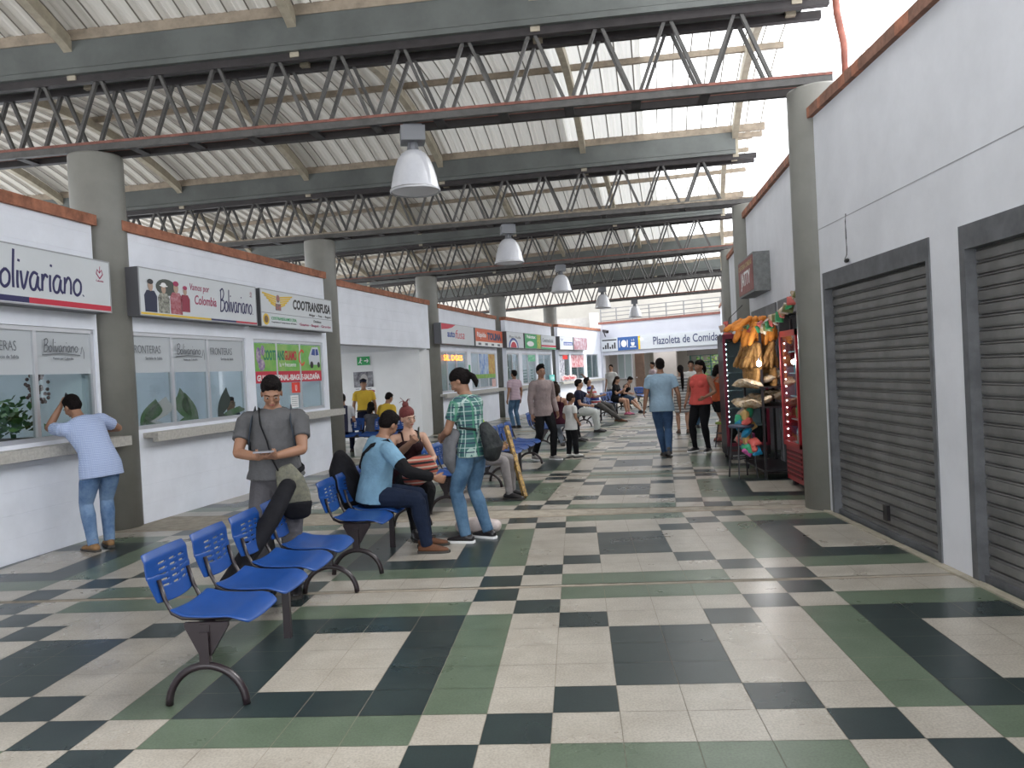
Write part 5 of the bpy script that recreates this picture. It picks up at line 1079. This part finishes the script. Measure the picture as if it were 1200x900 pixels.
# 20 coral top
CORAL = cloth('coral_cloth', (.62,.10,.085), .15)
J = person('woman in coral sleeveless top and black leggings standing near the snack stand', (2.14,14.25), (-.60,-.72), 1.64, sex='f', sk=SK1, hair='tail', topm=CORAL, sleeve='none', bottom='tight', botm=BLK, shoem=BLACK, sole='white', detail=2, turn=-18, fat=1.22, belly=.02, hem=-.04,
  handL=(-.22,.22,1.02), poleL=(-.6,-.9,-.1), handR=(.27,.10,.90), footL=(-.15,.05,.085), footR=(.14,.04,.085))
# 21 orange top
J = person('woman in orange top reaching up with both arms beside the glass cooler', (2.70,15.9), (.9,.1), 1.54, sex='f', sk=SK1, hair='wavy', topm=cloth('orange_cloth', (.50,.10,.04)), sleeve='strap', bottom='shorts', botm=BLK, shoem=mat('sandal_red', (.2,.05,.04), .7), detail=1, handL=(-.06,.42,1.42), handR=(.10,.40,1.30), poleL=(-.5,0,-1), poleR=(.5,0,-1), lean=4, nod=10, hem=-.04)
# 22 guard
J = person('guard in yellow uniform shirt and dark cap standing in the recess', (-4.70,17.4), (.32,-.95), 1.62, sk=SK1, hair='short', top='collar', topm=cloth('guard_yellow', (.62,.42,.05), .12), botm=NAVY, detail=2, hem=.0, turn=6)
g = G(); hp = J['hp']
g.ell(hp(0,-.015,.075), (.088,.105,.045), J['RH']); loft(g, [hp(0,.06,.06), hp(0,.15,.045)], [.07,.05], [.008,.006], J['RH'] @ V((1,0,0)), 12); me = rem(g, NAVY, .008, 1, 'cap'); me.transform(Matrix.Scale(J['s'], 4)); link('cap', me, J['root'])
g = G(); [g.box(sd*.14-.045, sd*.14+.045, -.04, .03, 0, .012) for sd in (-1, 1)]; me = g.mesh('epaulettes', NAVY); me.transform(Matrix.Translation(J['at'](.47)[0]+V((0,0,.062)))); me.transform(Matrix.Scale(J['s'], 4)); link('epaulettes', me, J['root'])
g = G(); a = J['at']; c = a(.02)[0]; g.tube([c+V((.182*math.cos(t), .132*math.sin(t), 0)) for t in np.linspace(0, 2*PI, 25)], .02, 8, flat=1); me = g.mesh('belt', BLACK, True); me.transform(Matrix.Scale(J['s'], 4)); link('belt', me, J['root'])
# 23, 24
J = person('person in white and navy shirt sitting leftmost in the recess, back to camera', (-5.02,16.8), (-.15,1), 1.66, 'sit', sk=SK2, hair='crop', topm=stripes('white_navy_red', (.5,.5,.52), (.02,.02,.05), 'X', 3.5, .4), botm=NAVY, detail=1, lean=6)
J = person('person in a yellow shirt sitting behind the guard, head bent', (-4.15,16.9), (.5,.9), 1.66, 'sit', sk=SK1, hair='short', topm=cloth('guard_yellow', (.62,.42,.05)), botm=NAVY, detail=1, lean=16, nod=20)
J = person('dark-haired child in grey sitting between the guard and the yellow shirt', (-4.45,16.85), (.3,.95), 1.30, 'sit', sex='f', sk=SK2, hair='wavy', topm=cloth('grey_child', (.07,.07,.08)), botm=NAVY, detail=1, lean=10, pelvis=(0,0,.62), child=True)
# 25
J = person('person in a pale pink checked shirt at the counter behind the man in grey-pink', (-1.75,22.4), (-.7,.7), 1.66, sk=SK1, hair='short', topm=stripes('pink_check', (.55,.42,.46), (.35,.25,.33), 'Z', 30, .4), botm=JEANM, detail=1)
# face in the ticket window
J = person('clerk with a dark cap behind the ticket window with the printed banners', (-5.62,12.6), (1,-.5), 1.62, 'sit', sk=SK1, hair='short', topm=NAVY, botm=NAVY, detail=1, pelvis=(0,0,.72))
g = G(); loft(g, [V((-4.45,16.1,.02)), V((-4.45,16.1,.20)), V((-4.45,16.1,.34))], [.16,.17,.10], [.12,.12,.07], V((1,0,0)), 14)
o = link('white_sack', rem(g, WHC, .014, 2, 'white_sack')); tag(o, 'white sack on the floor in the recess by the second left column', 'bag')

# ------------------------------------------------------------------ snack stand, coolers, stools
REDM = mat('cooler_red', (.33,.012,.02), .3); LEDW = mat('led_white', (.85,.9,1), .5, emit=9); COOLW = mat('cooler_inner', (.42,.46,.50), .5)
def cooler(o, x0, x1, y0, y1, H, front, nled=14, CAB=None, DRM=None, DZ=.50):
    CAB = CAB or REDM; DRM = DRM or REDM
    """o frame: front faces -Y"""
    g = G(); t = .035
    g.box(x0, x1, y1-t, y1, .08, H); g.box(x0, x0+t, y0+.03, y1-t, .08, H); g.box(x1-t, x1, y0+.03, y1-t, .08, H); g.box(x0, x1, y0+.03, y1, H-.12, H); g.box(x0, x1, y0+.03, y1, .08, DZ); obj('cabinet', g, CAB, o)
    g = G(); [g.box(x0+t, x1-t, y0+.10, y1-t-.01, z, z+.012) for z in (.52, .80, 1.08, 1.36, 1.62)]; obj('shelf', g, COOLW, o)
    g = G(); g.box(x0+t, x1-t, y1-t-.01, y1-t-.002, .5, H-.12); obj('back_panel', g, COOLW, o)
    d = link('door', None, o); g = G(); w = .045
    g.box(x0, x0+w, y0, y0+.03, DZ, H); g.box(x1-w, x1, y0, y0+.03, DZ, H); g.box(x0, x1, y0, y0+.03, H-.07, H); g.box(x0, x1, y0, y0+.03, DZ, DZ+.05); obj('door_frame', g, DRM, d)
    g = G(); g.box(x0+w, x1-w, y0+.012, y0+.018, DZ+.05, H-.07); obj('glass', g, GLASS, d)
    g = G()
    for k in range(nled): g.ell((x0+.055, y0+.05, .60+(H-.75)*k/(nled-1)), (.009,.009,.009), n=6, m=5)
    obj('led_strip', g, LEDW, o)
    g = G(); [g.box(x0+.05, x1-.05, y0+.018, y0+.032, .14+.055*k, .165+.055*k) for k in range(6 if DZ > .4 else 1)]; obj('vent_grille', g, mat('vent_dark_red', (.10,.01,.012), .5), o)
    g = G(); [g.box(x, x+.06, y, y+.06, 0, .08) for x in (x0+.03,) for y in (y0+.08,)]; obj('foot', g, BLACK, o)
    for x, y in ((x1-.09, y0+.08), (x0+.03, y1-.1), (x1-.09, y1-.1)): g = G(); g.box(x, x+.06, y, y+.06, 0, .08); obj('foot', g, BLACK, o)
c1 = thing('drinks_cooler', 'tall red glass-door drinks cooler beside the nearest right column', 'cooler', (2.50, 10.12, 0), -PI/2); cooler(c1, 0, .74, 0, .55, 1.88, 0)
PKC = [mat('pack_%s' % n, c, .35) for n, c in (('white', (.6,.6,.6)), ('green', (.05,.3,.12)), ('dark', (.05,.05,.07)), ('cyan', (.1,.4,.5)), ('amber', (.5,.25,.05)))]
gc = ['bottles in the red cooler']
for zi, z in enumerate((.534, .814, 1.094, 1.374)):
    for k in range(6):
        g = G(); g.lathe([(.03,0),(.032,.13),(.014,.17),(.013,.2)], 10); tag(obj('bottle', g, PKC[(zi+k) % 5], None, (2.66, 9.48+.1*k, z), smooth=True), 'drink bottle standing on a shelf inside the red cooler', 'bottle', gc[0])
c2 = thing('drinks_cooler', 'second glass-door cooler with a dark red frame and lit edge, beyond the snacks', 'cooler', (2.29, 12.75, 0), -.04); cooler(c2, 0, .66, 0, .58, 1.97, 0, 16, mat('cooler_dark_body', (.04,.035,.04), .4), mat('maroon_frame', (.16,.01,.03), .35), .22)
def stool(x, y, label, seatm, h=.70, rz=.3):
    o = thing('bar_stool', label, 'stool', (x, y, 0), rz); g = G(); g.lathe([(.0,h-.035),(.16,h-.035),(.17,h-.02),(.165,h),(.0,h+.004)], 24, cap=False); obj('seat', g, seatm, o, smooth=True)
    for k in range(4): a = PI/4+k*PI/2; g = G(); g.tube([(.12*math.cos(a), .12*math.sin(a), h-.03), (.19*math.cos(a), .19*math.sin(a), .0)], .012, 8); obj('leg', g, BLACK, o)
    g = G(); g.tube([(.155*math.cos(a), .155*math.sin(a), .26) for a in np.linspace(PI/4, PI/4+2*PI, 5)], .009, 6); obj('footrest', g, BLACK, o)
stool(2.14, 10.85, 'black bar stool with a blue-grey seat in front of the snack stand', mat('seat_blue_grey', (.05,.06,.10), .5)); stool(2.62, 14.75, 'low stool with a green seat beside the woman in coral', mat('seat_green', (.20,.28,.03), .6), .46)
# rack with hanging snacks
rk = thing('snack_rack', 'dark metal rack that carries the hanging snack bags', 'rack', (2.56, 11.15, 0), 0)
g = G(); [g.bar((x, y, 0), (x, y, 2.05), .03, .03, (1,0,0)) for x in (-.18, .22) for y in (-.55, .55)]; obj('post', g, BLACK, rk)
g = G(); [g.box(-.22, .26, -.6, .6, z, z+.02) for z in (.10, .92, 1.18)]; obj('shelf', g, BLACK, rk)
g = G(); [g.bar((x, -.58, z), (x, .58, z), .02, .02) for x in (-.20, 0) for z in (2.02, 1.78, 1.45)]; obj('rail', g, BLACK, rk)
ORG = mat('orange_puffs', (.75,.28,.035), .6, bump=.6, bscale=80, col2=(.60,.18,.02), vscale=18); TANP = mat('tan_crackling', (.45,.24,.07), .6, bump=.9, bscale=60, col2=(.25,.11,.03), vscale=24); CLR = mat('clear_pack', (.45,.30,.16), .25, col2=(.65,.55,.42), vscale=16)
def tubepack(p, d, L, r, m, lab, grp):
    p = V(p); d = V(d).normalized(); g = G(); n = 9; pts = [d*(L*k/n) for k in range(n+1)]; rr = [r*(.35 if k in (0, n) else .9+.14*math.sin(k*2.3)) for k in range(n+1)]
    g.tube(pts, rr, 9, ref=(0,1,0)); tag(obj('snack_tube', g, m, None, p, smooth=True), lab, 'snack', grp)
for k in range(30):
    x = (2.36, 2.56)[k % 2]; y = 10.62+.95*((k*7) % 30)/30; a = random.uniform(-.9, .2)
    tubepack((x, y, 2.04+.04*(k % 3)), (a, random.uniform(-.25,.25), -1+.28*(k % 3)), .32, .046, ORG, 'orange puffed-corn tube pack at the top of the hanging snacks', 'orange snack tubes')
for k in range(56):
    y = 10.60+1.0*((k*11) % 56)/56; x = (2.36, 2.56)[k % 2]
    tubepack((x, y, 1.78), (random.uniform(-.55,.25), random.uniform(-.35,.35), -1), .36, .034, TANP, 'tan crackling strip pack hanging under the orange tubes', 'tan snack strips')
for k in range(30):
    y = 10.62+1.0*((k*7) % 30)/30; x = (2.36, 2.56)[k % 2]
    tubepack((x, y, 1.45), (random.uniform(-.15,.12), random.uniform(-.1,.1), -1), .28, .032, TANP, 'tan crackling strip pack in the lowest hanging row', 'lower tan snack strips')
def pillow(p, sx, sy, sz, rot, m, lab, grp, name='snack_bag', cat='snack'):
    g = G(); n = 8; vs = []
    for s_ in (1, -1):
        for j in range(n+1):
            for i in range(n+1):
                a = i/n*2-1; b = j/n*2-1; vs.append((a*sx/2, b*sy/2, s_*sz/2*math.sqrt(max(0, (1-a**4)*(1-b**4)))+.006*math.sin(i*2+j*3)))
    M_ = (n+1)**2; fs = []
    for j in range(n):
        for i in range(n): q = j*(n+1)+i; fs.append((q, q+1, q+n+2, q+n+1)); fs.append((M_+q, M_+q+n+1, M_+q+n+2, M_+q+1))
    g.add(vs, fs); o = obj(name, g, m, None, p, smooth=True); o.rotation_euler = rot; tag(o, lab, cat, grp)
for k in range(14): pillow((2.30+.18*(k % 3), 10.65+.068*k, 1.24+.05*(k % 3)), .24, .17, .08, (random.uniform(-.4,.4), random.uniform(-.4,.4), random.uniform(0,3)), CLR, 'clear bag of golden snacks piled on the upper shelf of the rack', 'bagged snacks on the upper shelf')
for k in range(14): pillow((2.26+.2*(k % 3), 10.62+.07*k, .98+.05*(k % 3)), .24, .17, .08, (random.uniform(-.4,.4), random.uniform(-.4,.4), random.uniform(0,3)), CLR, 'clear bag of golden snacks piled on the lower shelf of the rack', 'bagged snacks on the lower shelf')
PC = [mat('toy_%d' % i, c, .4) for i, c in enumerate(((.02,.25,.45),(.05,.4,.2),(.6,.12,.1),(.6,.4,.15),(.5,.1,.3),(.45,.35,.3)))]
for k in range(22): pillow((2.24+random.uniform(-.08,.1), 10.7+random.uniform(0,.5), .35+.5*random.random()), .14, .14, .09, (random.uniform(0,3), random.uniform(0,3), random.uniform(0,3)), PC[k % 6], 'small coloured packet bundled in the hanging bag under the rack shelf', 'coloured packets under the shelf', 'packet')
for k in range(30):
    t = k/29; pillow((2.30+.25*t, 11.3-2.0*t, 2.0+.30*t-.15*math.sin(t*PI)+random.uniform(-.05,.03)), .10, .13, .05, (random.uniform(0,3), random.uniform(0,3), random.uniform(0,3)), [PKC[1], PC[2], CLR, PC[5], mat('olive_pack', (.14,.15,.05), .4)][k % 5], 'small packet in the garland strung towards the column above the cooler', 'garland of packets', 'packet')
g = G(); g.tube([(2.30+.25*t, 11.3-2.0*t, 2.03+.30*t-.15*math.sin(t*PI)) for t in np.linspace(0, 1, 16)], .006, 5); tag(obj('cord', g, BLACK), 'cord that carries the garland of small packets above the red cooler', 'cord')
g = G(); g.tube([(2.63,14.3,1.2),(2.63,14.3,1.8),(2.70,14.28,2.3),(3.02,14.2,2.6)], .006, 5); tag(obj('cord', g, BLACK), 'cord that carries the vertical string of packets beyond the second cooler', 'cord')
for k in range(18): pillow((2.63+random.uniform(-.06,.06), 14.3+random.uniform(-.1,.1), 1.25+.055*k), .13, .11, .05, (random.uniform(0,3), random.uniform(0,3), random.uniform(0,3)), [CLR, PC[5], PC[2]][k % 3], 'small packet in the vertical string beyond the second cooler', 'hanging string of packets', 'packet')
bl = thing('bare_bulb', 'bare bright bulb shining in front of the hanging snacks', 'lamp', (2.30, 10.35, 1.50)); g = G(); g.ell((0,0,0), (.03,.03,.035)); obj('glass_bulb', g, mat('bulb_glow', (.9,.92,1), .5, emit=30), bl, smooth=True); g = G(); g.tube([(0,0,.03),(0,0,.07)], .014, 8); g.tube([(0,0,.07),(.1,.1,.2),(.15,.3,.52)], .004, 5); obj('socket_and_cord', g, BLACK, bl)
lt = bpy.data.lights.new('bulb_light', 'POINT'); lt.energy = 6; lt.shadow_soft_size = .04; lo = bpy.data.objects.new('bulb_light', lt); C.objects.link(lo); lo.location = (2.24, 10.28, 1.52)
# ------------------------------------------------------------------ inside the ticket offices
pl = thing('potted_plant', 'leafy green plant behind the leftmost ticket window', 'plant', (-5.70, 7.20, 1.13)); g = G(); g.box(-.3, .3, -.4, .35, -.05, .02); obj('pot', g, mat('planter', (.12,.09,.07), .7), pl); g = G(); rnd = random.Random(3)
for k in range(260):
    c = V((rnd.gauss(.12,.09), rnd.uniform(-.42,.48), .05+abs(rnd.gauss(.14,.10)))); d = V((rnd.uniform(-1,1), rnd.uniform(-1,1), rnd.uniform(-.3,1))).normalized(); e_ = d.orthogonal().normalized()
    g.add([c, c+d*.05+e_*.03, c+d*.10, c+d*.05-e_*.03], [(0,1,2,3)])
obj('foliage', g, mat('plant_green', (.03,.09,.02), .5, col2=(.06,.14,.03), vscale=12), pl)
hg = thing('hanging_decoration', 'dark dried-flower decoration hanging behind the left ticket window', 'decoration', (-5.62, 7.95, 1.62)); g = G()
for k in range(60): c = V((rnd.gauss(0,.04), rnd.gauss(0,.07), rnd.uniform(-.14,.16))); g.ell(c, (.02,.02,.02), n=5, m=4)
obj('dried_flowers', g, mat('dried_flower', (.06,.025,.035), .8, col2=(.30,.18,.16), vscale=25), hg)
tv = thing('wall_monitor', 'dark flat monitor seen below the frosted band of the second ticket window', 'monitor', FB.p(1.1, 1.6, 1.55), FB.rz); g = G(); g.box(-.45, .5, -.05, 0, 0, .5); obj('screen', g, BLACK, tv); g = G(); g.tube([(0,0,.25),(0,.9,.3),(0,1.3,.3)], .02, 6); obj('bracket', g, BLACK, tv)
pn_ = thing('wall_notice', 'blue and orange notice inside the second ticket office', 'notice', FB.p(1.6, 2.9, 1.3), FB.rz); g = G(); g.box(-.12, .12, -.01, 0, .17, .38); obj('blue_half', g, BLUI, pn_); g = G(); g.box(-.12, .12, -.01, 0, 0, .16); obj('orange_half', g, ORI, pn_)
for fr, s_ in ((FA, 3.4), (FB, 1.1), (FB, 3.7), (FD, 1.2), (FD, 4.3), (FE, 1.5), (FE, 4.5), (FF, 2.5)):  # unseen glowing panels, added to brighten the office interiors
    o = thing('added_office_light', 'square glowing panel added to brighten a ticket office', 'ceiling lamp', fr.p(s_, 1.4, 2.97), fr.rz, 'added office light panels'); g = G(); g.box(-.3, .3, -.3, .3, 0, .03); obj('added_glow_panel', g, mat('added_office_glow', (.9,.95,1), .5, emit=8), o)
